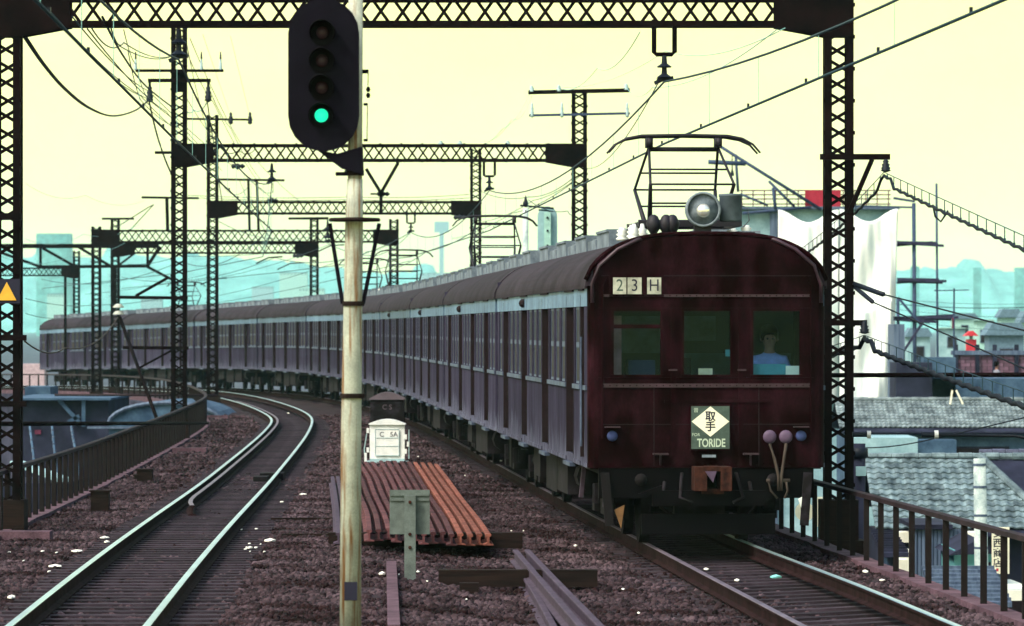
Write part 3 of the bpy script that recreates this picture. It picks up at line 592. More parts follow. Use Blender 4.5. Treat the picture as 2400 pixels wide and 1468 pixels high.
for j, (x, y_, yy) in enumerate(((470, 668, 189), (600, 618, 160), (650, 632, 205), (745, 590, 175))):
    wire('steady_arm', [P(x, y_, yy), P(x + 30, y_ - 14, yy), P(x + 62, y_ - 16, yy)], .025, 'cable', ('dark bent steady arm over the rear carriages', 'dark bent steady arm under the smallest gantry', 'dark bent steady arm low before the hill', 'dark bent steady arm near the signal post')[j])
for j, py_ in enumerate((458, 463)):
    wire('span_wire', [P(440, py_, 160), P(820, py_ + 4 + j, 158), P(1100, py_ - 2 + j * 3, 159)], .010, 'cable', ('upper level span wire above the third beam', 'lower level span wire above the third beam')[j], .06)
MW = [((430, 60, 116), (470, 250, 140), (505, 360, 175), 'overhead', 'steep wire close behind the upper column'), ((445, 90, 116), (560, 330, 160), (700, 470, 205), 'overhead', 'wire slanting from the top crossarm to the goalpost frame'), ((300, 120, 90), (330, 235, 116), (420, 300, 140), 'overhead', 'wire under the looping feeder cable'), ((560, 420, 189), (610, 520, 200), (640, 560, 205), 'overhead', 'jumper wire under the goalpost crossarm'), ((518, 425, 189), (545, 455, 189), (580, 440, 189), 'overhead', 'short slack jumper at the goalpost end'), ((610, 440, 189), (640, 450, 170), (640, 430, 118), 'overhead', 'jumper between the goalpost and the straight insulators'), ((515, 345, 118), (560, 352, 118), (600, 348, 118), 'overhead', 'level wire inside the second beam'), ((300, 620, 205), (420, 600, 205), (700, 585, 205), 'overhead', 'level wire just under the smallest gantry beam'), ((60, 700, 150), (220, 715, 190), (420, 690, 200), 'overhead', 'level wire over the rear carriage roof'), ((60, 735, 150), (160, 742, 200), (260, 736, 220), 'overhead', 'lower level wire over the rear carriage roof'), ((1240, 470, 126), (1330, 495, 122), (1352, 492, 117), 'overhead', 'short stay wire from the pale signal back to the column'), ((880, 640, 150), (1000, 590, 130), (1140, 520, 117), 'overhead', 'slack line rising to the U bracket of the second beam'), ((760, 566, 160), (880, 600, 150), (960, 548, 160), 'overhead', 'looping jumper under the third beam')]
MW += [((150, 66, 60), (330, 225, 110), (470, 345, 150), 'overhead', 'fine upper wire sloping behind the looping feeder'), ((205, 68, 62), (390, 262, 116), (500, 375, 160), 'overhead', 'fine lower wire sloping behind the looping feeder'), ((260, 66, 62), (290, 100, 80), (400, 132, 117), 'overhead', 'short fine wire to the top of the column'), ((215, 66, 62), (280, 108, 80), (398, 134, 117), 'overhead', 'second short fine wire to the top of the column'), ((290, 70, 90), (318, 150, 117), (345, 228, 117), 'overhead', 'steep fine wire beside the outer tall insulator'), ((487, 200, 117), (540, 300, 150), (610, 420, 189), 'overhead', 'fine wire from the beam side insulator to the goalpost'), ((437, 120, 117), (500, 240, 140), (600, 420, 189), 'overhead', 'fine wire from the upper column to the goalpost'), ((1376, 400, 117), (1250, 470, 150), (1130, 520, 190), 'overhead', 'fine wire past the pale signal back'), ((1340, 430, 117), (1200, 500, 150), (1060, 560, 200), 'overhead', 'clipped wire dropping toward the middle pantograph'), ((1130, 450, 159), (1240, 462, 130), (1340, 420, 117), 'overhead', 'sagging wire between third gantry and second column'), ((930, 560, 190), (860, 590, 180), (760, 640, 200), 'overhead', 'fine wire above the sixth carriage'), ((514, 520, 160), (640, 560, 180), (760, 545, 189), 'overhead', 'fine slack wire between the third and fourth gantries')]
for a_, b_, c_, nm, lb in MW: wire(nm + '_wire', [P(*a_), P(*b_), P(*c_)], .011, 'wire', lb, .12)
for k, (x, y_, yy) in enumerate(((700, 600, 190), (560, 390, 150), (640, 470, 189), (900, 455, 160), (1080, 510, 159), (830, 459, 159))):
    tag(MB().lathe(P(x, y_, yy), [(.02, -.25), (.09, -.2), (.05, -.1), (.11, -.05), (.05, .05), (.09, .1), (.02, .2)], 10, 'X').build('strain_insulator', M['insul'], None, True), 'dark strain insulator in a wire, ' + ('under the small gantry', 'beside the upper column', 'beside the goalpost frame', 'at the Y bracket', 'beside the third beam gusset', 'beside the signal post')[k], 'insulator', 'strain insulators in the wires')
# suspended cables beside the big right hand column
def hung_cable(p0, p1, label, drop, sag, n=20, thick=.02, ext=1.):
    p0 = Vector(p0); p1 = p0 + (Vector(p1) - p0) * ext; n = int(n * ext)
    root = thing('suspended_cable', label, 'cable'); up, lo = [], []
    for k in range(n * 2 + 1):
        f_ = k / (n * 2); p = Vector(p0).lerp(Vector(p1), f_); p.z -= sag * 4 * f_ * (1 - f_); up.append(p); lo.append(p - Vector((0, 0, drop * (1 if .03 < f_ else .3) + .02 * (k % 2))))
    MB().tube(up, .006, 5).build('support_wire', M['wire'], root, True); MB().tube(lo, thick, 6).build('cable', M['cable'], root, True); hg = MB()
    for k in range(1, n * 2, 2): hg.tube([up[k], lo[k]], .006, 4).box(up[k].x - .012, up[k].x + .012, up[k].y - .012, up[k].y + .012, lo[k].z, lo[k].z + .04)
    hg.build('hanger_clip', M['wire'], root)
hung_cable(P(2072, 404, 61.6), P(2460, 575, 48), 'clipped cable with hanger rings sloping from the upper bracket arm to the frame edge', .14, .02, ext=1.9)
hung_cable(P(2072, 404, 61.6), P(1850, 600, 90), 'clipped cable with hanger rings running back from the upper bracket arm', .14, .1)
hung_cable(P(2026, 786, 61.6), P(2440, 920, 47), 'thick clipped cable sloping from the lower bracket arm to the frame edge', .14, .05, thick=.032, ext=1.9)
hung_cable(P(2026, 786, 61.6), P(1940, 815, 66), 'short thick clipped cable behind the lower bracket arm', .12, .0, n=4, thick=.032)
wire('cable_loop', [P(2186, 480, 57), P(2192, 508, 57), P(2205, 520, 57), P(2215, 505, 57), P(2222, 494, 57)], .013, 'cable', 'small drooping loop of cable under the upper clipped cable')
wire('guy_wire', [P(1998, 664, 62), P(2070, 690, 60)], .035, 'insul', 'thick stick insulator on the upper guy wire'); wire('guy_wire', [P(2070, 690, 60), P(2850, 890, 40)], .010, 'cable', 'upper guy wire sloping across the white sheets')
wire('guy_wire', [P(2002, 672, 62), P(2045, 708, 60)], .030, 'insul', 'thick stick insulator on the lower guy wire'); wire('guy_wire', [P(2045, 708, 60), P(2875, 1072, 40)], .010, 'cable', 'lower guy wire sloping across the scaffold')
wire('service_wire', [P(2010, 1050, 90), P(2190, 1028, 85), P(2900, 843, 72)], .012, 'cable', 'black service wire rising across the tiled roof', .05); wire('service_wire', [P(2030, 1072, 100), P(2300, 1076, 98)], .010, 'cable', 'thin service wire along the ridge of the near roof'); wire('service_wire', [P(2200, 1020, 61), P(2380, 1022, 60), P(2900, 1130, 60)], .02, 'cable', 'thick service wire beyond the second white cap')
for j in range(5): wire('thin_wire', [P(2090, 700 + j * 12, 230), P(2420, 712 + j * 16 - (j % 2) * 8, 230)], .02 if j == 1 else .009, 'wire', 'level town wire number %s above the brick wall' % ('one', 'two', 'three', 'four', 'five')[j], .12, group='level town wires behind the scaffold')
for j, (a_, b_, c_) in enumerate((((1247, 205), (1180, 300), (1100, 340)), ((1310, 205), (1400, 160), (1500, 75)), ((1320, 205), (1560, 120), (1840, 66)), ((1468, 205), (1530, 205), (1820, 70)), ((1247, 225), (1200, 280), (1130, 330)))):
    wire('thin_wire', [P(*a_, Y2), P(*b_, Y2 if b_[0] < 1240 else 90), P(*c_, 150 if c_[0] < 1240 else 60)], .007, 'wirepale', ('faint wire from the dark crossarm falling to the second beam', 'faint steep wire from the middle pin insulator', 'faint long wire from the middle pin insulator to the big gusset', 'faint wire from the pantograph end pin insulator', 'second faint wire from the dark crossarm falling to the second beam')[j], .2)

# ------------------------------------------------------------------ signals
def ring_plate(mb, cx, cz, wd, ht, y0, y1, n=10):
    r = wd / 2; poly = []
    for k in range(n + 1): a = -PI + PI * k / n; poly.append((cx + r * math.cos(a), cz - ht / 2 + r + r * math.sin(a)))
    for k in range(n + 1): a = PI * k / n; poly.append((cx + r * math.cos(a), cz + ht / 2 - r + r * math.sin(a)))
    mb.prism(poly, y0, y1)
YS = 36.0
sg = thing('colour_light_signal', 'four lamp signal with green lit on a rusty cream post', 'signal', P(822, 1545, YS))
o0 = sg.location; q = lambda px, py, dy=0: P(px, py, YS) - o0 + Vector((0, dy, 0))
MB().tube([q(821, 1545), q(823, 1000), q(830, 520), q(832, 420)], [.083, .078, .068, .058], 20).tube([q(832, 420), q(834, -30)], .055, 16).build('post', M['post'], sg, True)
hb = MB(); c_ = q(760, 178); ring_plate(hb, c_.x, c_.z, 166 * YS / F, 358 * YS / F, -.13, -.11); hb.build('backboard', M['signal'], sg)
MB().box(c_.x - .13, c_.x + .13, -.10, .06, c_.z - .48, c_.z + .48).build('housing', M['signal'], sg)
for py, lit in ((80, 0), (145, 0), (208, 0), (273, 1)):
    c = q(757 + (80 - py) * .01, py)
    h_ = MB(); n = 20; vs1 = []
    for k in range(n + 1):
        a = -PI * .15 + PI * 1.3 * k / n
        for rr in (.088, .098): 
            for yy in (-.14, -.30 + .02): vs1.append((c.x + rr * math.cos(a), yy + (0 if yy > -.2 else .06 * (1 - math.sin(a)) / 2 * 1.2), c.z + rr * math.sin(a)))
    h_.add(vs1, [f for k in range(n) for f in ((k * 4, k * 4 + 1, k * 4 + 5, k * 4 + 4), (k * 4 + 2, k * 4 + 6, k * 4 + 7, k * 4 + 3), (k * 4 + 1, k * 4 + 3, k * 4 + 7, k * 4 + 5))])
    h_.build('lamp_hood', M['hood'], sg, True)
    MB().lathe((c.x, -.131, c.z), [(.098, 0), (.098, -.006), (.075, -.008)], 20, 'Y').build('lamp_ring', M['hood'], sg)
    MB().lathe((c.x, -.141, c.z), [(.052, .0), (.047, -.014), (.03, -.024), (.01, -.03)], 20, 'Y').build('lens', M['green'] if lit else M['dimlens'], sg, True)
MB().prism([tuple(q(740, 350)[k] for k in (0, 2)), tuple(q(800, 395)[k] for k in (0, 2)), tuple(q(852, 410)[k] for k in (0, 2)), tuple(q(850, 345)[k] for k in (0, 2)), tuple(q(790, 362)[k] for k in (0, 2))], -.10, .1).build('head_bracket', M['signal'], sg)
for py, r in ((405, .075), (712, .085), (928, .095), (1384, .0)):
    if r: MB().lathe(q(828 - (py - 700) * .008, py), [(r, -.018), (r, .018)], 18).build('clamp_band', M['timber'], sg)
MB().box(*[v for v in (q(787, 0).x, q(852, 0).x)], -.06, .06, q(0, 412).z, q(0, 404).z).build('head_bracket', M['signal'], sg)
MB().lathe(q(831, 516), [(.19, -.012), (.20, 0), (.19, .015), (.07, .02)], 24).build('step_platform', M['timber'], sg)
for sx in (-1, 1): MB().bar(q(831 + sx * 58, 524), q(827 + sx * 24, 712), .03, .03).build('platform_stay', M['signal'], sg)
MB().box(q(808, 0).x, q(838, 0).x, -.088, -.07, q(0, 1406).z, q(0, 1363).z).build('number_plate', M['ink'], sg)
MB().bar(q(850, 168), q(864, 168), .03, .03).bar(q(852, 245), q(862, 245), .02, .02).bar(q(852, 329), q(862, 329), .02, .02).tube([q(863, 168), q(862, 214)], .004, 5).tube([q(861, 245), q(860, 329)], .004, 5).lathe(q(863, 210), [(.01, -.02), (.018, 0), (.01, .02)], 8).lathe(q(863, 224), [(.01, -.02), (.018, 0), (.01, .02)], 8).build('ladder_hook', M['signal'], sg)
YB = 127
sb = thing('colour_light_signal', 'pale grey back of a signal standing behind the second carriage roof', 'signal', P(1232, 1010, YB)); ob = sb.location; qb = lambda px, py: P(px, py, YB) - ob
MB().tube([qb(1232, 1010), qb(1232, 488)], .075, 12).build('post', M['pole'], sb, True); MB().lathe(qb(1232, 486), [(.03, 0), (.075, .05), (.08, .1), (.04, .2), (.01, .32)], 12).build('finial', M['insul'], sb, True)
hb = MB(); c_ = qb(1283, 550); ring_plate(hb, c_.x, c_.z, 46 * YB / F, 132 * YB / F, -.02, .02); hb.build('backboard', M['wallpale'], sb)
MB().box(c_.x - .09, c_.x + .09, -.14, -.021, c_.z - .55, c_.z + .6).build('housing', M['farwall'], sb)
for dz in (.45, .1, -.3): MB().lathe((c_.x, -.142, c_.z + dz), [(.03, 0), (.03, -.03), (.02, -.035)], 10, 'Y').build('cable_gland', M['insul'], sb)
MB().bar(qb(1219, 482), qb(1298, 489), .05, .05).bar(qb(1262, 492), qb(1296, 496), .04, .04).build('top_bracket', M['insul'], sb)

# ------------------------------------------------------------------ lineside objects
# white relay box
YR = 97.5; rb = thing('relay_box', 'white round topped relay box marked C 5A on the ballast', 'cabinet', (P(908, 1083, YR).x, YR, bed_z(-2.6, YR)))
def arch(wd, z0, z1, rise, n=10): return [(-wd / 2, z0), (wd / 2, z0)] + [(wd / 2 - wd * k / n, z1 + rise * math.sin(PI * k / n)) for k in range(n + 1)]
MB().prism(arch(.72, .1, .80, .085), -.22, .24).build('body', M['box'], rb)
MB().prism(arch(.76, .80, .82, .095), -.27, .28).build('lid', M['box'], rb)
MB().prism(arch(.48, .17, .70, .03), -.245, -.221).build('door', M['box'], rb)
for z in (.36, .53): MB().box(-.235, .235, -.252, -.246, z - .006, z + .006).build('door_groove', M['boxblue'], rb)
for z in (.166, .706): MB().box(-.25, .25, -.252, -.246, z - .006, z + .006).build('door_groove', M['boxblue'], rb)
for x in (-.245, .245): MB().box(x - .006, x + .006, -.252, -.246, .17, .70).build('door_groove', M['boxblue'], rb)
MB().box(-.44, .44, -.3, .3, 0, .05).box(-.36, .36, -.24, .26, .05, .1).build('base', M['boxblue'], rb)
for x, z in ((.38, .55), (.38, .25), (-.40, .68), (-.40, .28), (.43, .4)): MB().box(x - .025, x + .025, -.23, -.1, z - .05, z + .05).build('hinge', M['box'], rb)
MB().box(-.47, -.42, -.25, -.15, 0, .22).build('foot', M['box'], rb)
text('lettering', 'C   5A', .14, M['ink'], rb, (.03, -.247, .60), depth=.002)
MB().tube([(-.45, -.2, .05), (-.47, -.2, .3), (-.42, -.2, .62)], .012, 6).tube([(.45, -.2, .1), (.45, -.2, .7)], .012, 6).build('conduit', M['boxblue'], rb)
dk_ = thing('relay_box', 'tall dark round topped equipment box behind the white one', 'cabinet', (P(908, 0, 112).x, 112, bed_z(-3, 112)))
MB().prism(arch(.80, .05, 1.12, .14), -.3, .3).build('body', M['under'], dk_); MB().prism(arch(.84, 1.10, 1.13, .15), -.33, .33).build('lid', M['dulltop'], dk_); MB().box(-.45, .45, -.35, .35, 0, .06).build('base', M['under'], dk_); text('lettering', 'C S', .16, M['dulltop'], dk_, (.0, -.302, .92), depth=.002)
# grey sign back on a post
YG = 50.3; gs = thing('sign_post', 'grey sign seen from behind on a bolted wooden post', 'sign', (P(961, 0, YG).x, YG, bed_z(-1.1, YG) - .02)); sc0 = YG / F
MB().box(-.06, .06, -.04, .04, 0, 192 * sc0 + .06).build('post', M['signback'], gs)
zb_ = gs.location.z; z_ = lambda py: P(0, py, YG).z - zb_
MB().box(-48 * sc0, 46 * sc0, .045, .06, z_(1253), z_(1149)).build('plate', M['signback'], gs)
for py in (1160, 1172): MB().box(-47 * sc0, 45 * sc0, .03, .044, z_(py) - .012, z_(py) + .012).build('batten', M['signback'], gs)
for py in (1177, 1252, 1283): MB().lathe((0, -.041, z_(py)), [(.018, 0), (.018, -.012), (.01, -.016)], 8, 'Y').build('bolt', M['coupler'], gs)
# old rails stacked on timbers
def laid_rail(pts, m, label, group, h=.9, zb=0):
    xm, ym = pts[0][0], pts[0][1]; mb = MB(); secs = []
    P_ = [Vector((x, y, z)) for x, y, z in pts]; dense = []
    n = 22
    for k in range(n + 1):
        f_ = k / n * (len(P_) - 1); i = min(int(f_), len(P_) - 2); g_ = f_ - i
        p0, p1, p2, p3 = P_[max(i - 1, 0)], P_[i], P_[i + 1], P_[min(i + 2, len(P_) - 1)]
        dense.append(.5 * ((2 * p1) + (p2 - p0) * g_ + (2 * p0 - 5 * p1 + 4 * p2 - p3) * g_ ** 2 + (3 * p1 - p0 - 3 * p2 + p3) * g_ ** 3))
    for p in dense: secs.append([(p.x + u, p.y, p.z + v * h) for u, v in RP])
    mb.sweep(secs); o = mb.build('old_rail', M[m]); return tag(o, label, 'rail', group)
ORD = 'first second third fourth fifth sixth seventh eighth ninth tenth eleventh twelfth thirteenth fourteenth'.split()
for i in range(14):
    off_ = -i * 22 * 56 / F * .98; w1 = random.uniform(-.004, .004); fo = -i * 16.5 * 84 / F
    X0 = [-.286 + off_ + w1, -.45 + off_ * .88 + fo * .12 + w1, -.73 + off_ * .62 + fo * .38 + random.uniform(-.006, .006), -1.03 + (off_ + fo) / 2 - .0 , -1.36 + fo]
    Y0 = [56.6 + random.uniform(-.4, .4), 61.5, 68.5, 76, 84.5 + random.uniform(-.6, .6)]
    org = i < 4
    laid_rail([(x, y, bed_z(x, 60) + .17 + .012 * random.random()) for x, y in zip(X0, Y0)], 'orangerail' if org else 'rustrail', ('bright orange rusted old rail' if org else 'dull brown rusted old rail') + ', %s in the flat stack counted from the train' % ORD[i], 'old rails stacked flat beside the train')
for i, (xn, xf) in enumerate(((797, 779), (812, 792), (828, 806))):
    a_ = P(xn, 1262, 58); b_ = P(xf, 1110, 83); laid_rail([(a_.x, 57.5, bed_z(a_.x, 58) + .05), ((a_.x + b_.x) / 2 + .03, 70, bed_z(a_.x, 70) + .05), (b_.x, 83, bed_z(b_.x, 83) + .05)], 'lilacrail', 'lilac grey old rail behind the signal post, %s counted from the empty track' % ORD[i], 'lilac old rails behind the signal post')
for (x0, y0, x1, y1, hh, lb) in ((850, 1282, 1150, 1288, .09, 'black timber under the ends of the stacked rails'), (770, 1296, 1225, 1303, .17, 'long brown timber lying before the stacked rails'), (1028, 1383, 1400, 1383, .16, 'brown timber under the pair of lilac rails')):
    yd = (CH + .18) * F / ((y0 + y1) / 2 + 0 - HY); a_ = P(x0, y0, yd); b_ = P(x1, y1, yd)
    tag(MB().box(a_.x, b_.x, yd - .1, yd + .1, bed_z(a_.x, yd) - .02, bed_z(a_.x, yd) + hh).build('timber_beam', M['timber']), lb, 'timber', 'timbers lying on the ballast')
yd = 48.9; a_ = P(1100, 0, yd); tag(MB().box(a_.x - .1, a_.x + .1, yd - .25, yd - .101, bed_z(a_.x, yd) - .1, bed_z(a_.x, yd) + .12).build('timber_block', M['timber']), 'short dark block propped against the brown timber', 'timber', 'timbers lying on the ballast')
for i, (x0, x1) in enumerate(((1208, 1352), (1236, 1398), (1213, 1310))):
    yf = 54.0 if i < 2 else 53.0; a_ = P(x0, 1305, yf); b_ = P(x1, 1480, 40.2); zz = .12 if i < 2 else .0
    laid_rail([(b_.x + (b_.x - a_.x) * .2, 37.5, bed_z(0, 40) + zz), (b_.x, 40.2, bed_z(0, 40) + zz), ((a_.x + b_.x) / 2 + .01, 47, bed_z(0, 47) + zz), (a_.x, yf, bed_z(0, yf) + zz)], 'lilacrail', ('lilac old rail with its end above the brown timber, first of the pair', 'lilac old rail with its end above the brown timber, second of the pair', 'low lilac old rail half sunk beside the pair')[i], 'lilac old rails beside the occupied track')
ta, tb_ = P(917, 1335, 52.8), P(923, 1500, 40.9); ta.z = bed_z(ta.x, 52) + .03; tb_.z = bed_z(tb_.x, 41) + .03
tag(MB().bar(ta, tb_, .11, .1).build('cable_trough', M['concrete']), 'narrow pale lilac cable trough lid running towards the signal post', 'trough')
for i, (x0, x1, py) in enumerate(((635, 790, 1230), (660, 790, 1275))):
    yd = (CH + .17) * F / (py - HY); a_ = P(x0, py, yd); b_ = P(x1, py + 8, yd); tag(MB().bar((a_.x, yd, bed_z(a_.x, yd) + .02), (b_.x, yd, bed_z(b_.x, yd) + .02), .08, .07).build('timber_beam', M['timber']), ('thin dark timber beside the empty track, farther from the sign' if i == 0 else 'thin dark timber beside the empty track, level with the white scrap'), 'timber', 'timbers lying on the ballast')
# stumps and slabs along the fence, block on the track
for i, (px, pyb, pyt, wd) in enumerate(((235, 1200, 1153, 42), (340, 1128, 1097, 36), (322, 1124, 1110, 12))):
    yd = (CH + .15) * F / (pyb - HY); a_ = P(px, pyb, yd); s_ = yd / F
    st = MB().box(-wd / 2 * s_, wd / 2 * s_, -.12, .12, -.1, (pyb - pyt) * s_).box(-wd / 2 * s_ - .02, wd / 2 * s_ + .02, -.14, .14, (pyb - pyt) * s_, (pyb - pyt) * s_ + .025).build('marker_stump', [M['timber']], None, loc=(a_.x, yd, bed_z(a_.x, yd)))
    tag(st, ('largest square brown stump beside the fence', 'second square brown stump farther along the fence', 'tiny brown stump touching the second one')[i], 'stump', 'stumps beside the fence')
for i, (px, py, wd, c) in enumerate(((445, 1058, 80, 0), (30, 1278, 180, 1), (500, 980, 70, 2))):
    yd = (CH + .15) * F / (py - HY); s_ = yd / F; sb_ = MB().box(-wd / 2 * s_, wd / 2 * s_, -.2, .2, -.05, .12).build('concrete_slab', M['concrete'], None, loc=(P(px, py, yd).x, yd, bed_z(P(px, py, yd).x, yd))); tag(sb_, ('pale flat slab beside the fence at the bend', 'long low slab at the foot of the big column', 'small flat slab where the fence turns')[i], 'slab')
tb = thing('point_machine', 'small black box fixed beside the rail of the empty track', 'box', (P(655, 0, 86).x - .12, 86, bed_z(-4.3, 86) + .0)); MB().box(-.22, .2, -.35, .3, 0, .16).build('case', M['under'], tb); MB().box(-.3, -.05, -1.1, -.5, 0, .12).build('cover', M['under'], tb)
# litter
def scrap(px, py, wd, ht_, label, m='paper', group='scraps of litter on the ballast'):
    ht = ht_ * .55; yd = (CH + .15) * F / (py - HY); s_ = yd / F; p = P(px, py, yd); n = 9; v = [(0, 0, ht * s_ * 1.1)]; 
    for k in range(n): a = 2 * PI * k / n; rr = random.uniform(.75, 1.1); v.append((wd / 2 * s_ * rr * math.cos(a), .14 * rr * math.sin(a) , ht * s_ * random.uniform(.2, .7)))
    o = MB().add(v + [(x, y, 0) for x, y, z in v[1:]], [(0, k + 1, (k + 1) % n + 1) for k in range(n)] + [(k + 1, k + 1 + n, (k + 1) % n + 1 + n, (k + 1) % n + 1) for k in range(n)]).build('litter_scrap', M[m], None, loc=(p.x, yd, bed_z(p.x, yd) + .03))
    tag(o, label, 'litter', group)
for a in ((633, 1287, 26, 12, 'biggest white paper scrap beside the empty track'), (130, 1356, 34, 10, 'crumpled cream paper beside the bright rail'), (180, 1315, 26, 8, 'flat white paper scrap beside the bright rail'), (245, 1278, 24, 8, 'white paper scrap in two pieces near the rail'), (28, 1437, 20, 12, 'cream paper lump at the bottom corner'), (250, 1290, 14, 8, 'cream scrap touching the bright rail'), (710, 1160, 20, 6, 'torn white paper near the old rails'), (585, 1306, 14, 8, 'white flake near the biggest scrap'), (2028, 1339, 14, 9, 'round white scrap above the shiny rail'), (2067, 1359, 13, 7, 'round white scrap near the fence kerb'), (1655, 1333, 13, 7, 'cream scrap between the rails near the train'), (1727, 1359, 14, 8, 'cream ring of paper between the rails'), (1349, 1278, 10, 6, 'white dot of paper beside the train'), (896, 1370, 16, 12, 'yellowish scrap beside the signal post'), (1120, 1358, 12, 6, 'white scrap on top of the brown timber'), (1173, 1338, 9, 6, 'white scrap before the long brown timber')): scrap(*a)
scrap(1819, 1352, 30, 13, 'cyan plastic roll between the rails', 'cyanpaper')
for k in range(34):
    px, py = random.choice([(random.uniform(560, 640), random.uniform(1240, 1350)), (random.uniform(20, 140), random.uniform(1300, 1370)), (random.uniform(560, 800), random.uniform(1000, 1250)), (random.uniform(960, 1300), random.uniform(1060, 1260)), (random.uniform(900, 1500), random.uniform(1340, 1460)), (random.uniform(560, 760), random.uniform(960, 1040))])
    scrap(px, py, random.uniform(3, 9), random.uniform(3, 5), 'tiny white fleck of litter on the ballast', 'paper', 'tiny flecks of litter')
# yellow triangle on the near column
wt = thing('warning_sign', 'black plate with a yellow triangle on the lattice column', 'sign', P(18, 690, 61.7)); MB().box(-.16, .16, -.01, .0, -.12, .2).build('plate', M['ink'], wt); MB().prism([(-.14, -.08), (.115, -.08), (-.01, .16)], -.022, -.0105).build('triangle', M['yellow'], wt)

# ------------------------------------------------------------------ the train
LC = 19.5; HW = 1.40; ZB, ZE = .96, 3.13
def roof_z(x, k=1.43): return 3.12 + .58 * max(0, 1 - (abs(x) / k) ** 3.2) ** .625
ROOF = [(HW + .03, 3.10)] + [(x, roof_z(x)) for x in (1.43, 1.425, 1.415, 1.40, 1.37, 1.33, 1.28, 1.2, 1.1, .98, .84, .66, .46, .24, .08)]
roof_poly = [(x, z) for x, z in ROOF] + [(-x, z) for x, z in ROOF[::-1]]
DOORS = [3.0, 7.75, 12.4, 17.1]; DW = .62
def side_segments(lead):
    ed = [.12]; 
    if lead: ed += [.55, 1.15]
    segs = []; y = .12
    cuts = ([(.62, 1.18)] if lead else []) + [(d - DW, d + DW) for d in DOORS]
    for a, b in cuts: segs.append((y, a)); y = b
    segs.append((y, LC)); return segs, cuts
def wins_in(a, b):
    n = max(0, int((b - a - .3) // .86)); out = []
    if n == 0: return out
    gap = (b - a - n * .74) / (n + 1)
    for k in range(n): y0 = a + gap + k * (.74 + gap); out.append((y0, y0 + .74))
    return out
ZS, ZM, ZT = 1.93, 2.40, 2.86            # sill, meeting rail, top of the side windows
def build_car(lead):
    root = link('train_carriage', None); bd = MB(); bls = []; segs, cuts = side_segments(lead)
    for s_ in (-1, 1):
        X = lambda a, b: (min(s_ * a, s_ * b), max(s_ * a, s_ * b)); bl = MB(); bls.append(bl)
        x0, x1 = X(HW - .075, HW)
        for a, b in segs:
            bd.box(x0, x1, a, b, ZB, ZS)
            ws = wins_in(a, b); y = a
            for wa, wb in ws + [(b, b)]:
                if wa > y: bd.box(x0, x1, y, wa, ZS + .001, ZT)
                y = wb
        for a, b in segs: bl.box(*X(HW + .001, HW + .022), a + .005, b - .005, ZS - .06, ZS - .005); bd.box(*X(HW + .001, HW + .014), a, b, ZB + .0, ZB + .05)
        for a, b in cuts: bd.box(x0, x1, a, b, ZB, ZB + .1); bd.box(x0 , x1 , a, b, 2.98, 3.0)
        bd.box(*X(HW - .16, HW - .15), .12, LC, ZB, ZE, 1)
    bd.box(-HW + .03, HW - .03, .13, LC, ZB - .02, ZB + .1, 1)
    bd.box(-HW, HW, LC - .06, LC, ZB, ZE + .2)
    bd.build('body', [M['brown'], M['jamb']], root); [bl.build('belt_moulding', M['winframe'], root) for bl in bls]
    ev = MB()
    for s_ in (-1, 1):
        x0, x1 = min(s_ * (HW - .07), s_ * (HW + .004)), max(s_ * (HW - .07), s_ * (HW + .004)); ev.box(x0, x1, .12, LC, ZT + .002 if 1 else 0, 3.12)
    ev.build('eave_panel', M['eave'], root)
    rf = MB(); ysr = [.0, LC]; rf.prism(roof_poly[::-1], .02, LC); rf.build('roof', M['roof'], root, False)
    rs = MB()
    for s_ in (-1, 1):
        rs.bar((s_ * (HW + .02), .05, 3.085), (s_ * (HW + .02), LC, 3.085), .03, .03)
        for a, b in cuts: rs.bar((s_ * (HW + .012), a - .1, 3.06), (s_ * (HW + .012), b + .1, 3.06), .03, .02)
    rs.build('rain_gutter', M['roof'], root)
    # doors, recessed so the far jamb shows
    dm = MB(); dm.box(HW - .135, HW - .10, -DW, DW, ZB + .1, ZS + .1); dm.box(HW - .135, HW - .10, -DW, -DW + .12, ZS + .1, 2.98); dm.box(HW - .135, HW - .10, DW - .12, DW, ZS + .1, 2.98); dm.box(HW - .135, HW - .10, -.06, .06, ZS + .1, 2.98); dm.box(HW - .135, HW - .10, -DW + .12, DW - .12, 2.80, 2.98)
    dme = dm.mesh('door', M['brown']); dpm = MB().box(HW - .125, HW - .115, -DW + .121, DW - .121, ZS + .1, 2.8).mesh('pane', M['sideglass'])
    jms = [MB().box(HW - .10, HW + .006, a, b, ZB + .1, 3.0).mesh('door_jamb', M['jamb']) for a, b in ((DW - .012, DW), (-DW, -DW + .012))]
    step = MB().box(HW - .02, HW + .05, -DW, DW, ZB - .05, ZB - .005).mesh('door_step', M['winframe'])
    for d in DOORS:
        for s_ in (-1, 1):
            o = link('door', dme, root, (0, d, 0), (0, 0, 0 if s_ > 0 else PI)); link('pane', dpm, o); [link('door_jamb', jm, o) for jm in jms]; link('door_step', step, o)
    wf = MB(); t_ = .035; yw = .37
    for z0, z1 in ((ZS, ZS + t_), (ZM - t_, ZM + t_), (ZT - t_, ZT)): wf.box(HW - .06, HW - .014, -yw, yw, z0 + .002, z1 - .002)
    for y0 in (-yw, yw - t_): wf.box(HW - .06, HW - .0145, y0, y0 + t_, ZS + .003, ZT - .003)
    for y0 in (-.12, .10): wf.box(HW - .055, HW - .018, y0, y0 + .018, ZM + .036, ZT - .036)
    wfm = wf.mesh('window_frame', M['winframe']); wpm = MB().box(HW - .026, HW - .021, -yw + t_, yw - t_, ZS + t_, ZT - t_).mesh('pane', M['sideglass'])
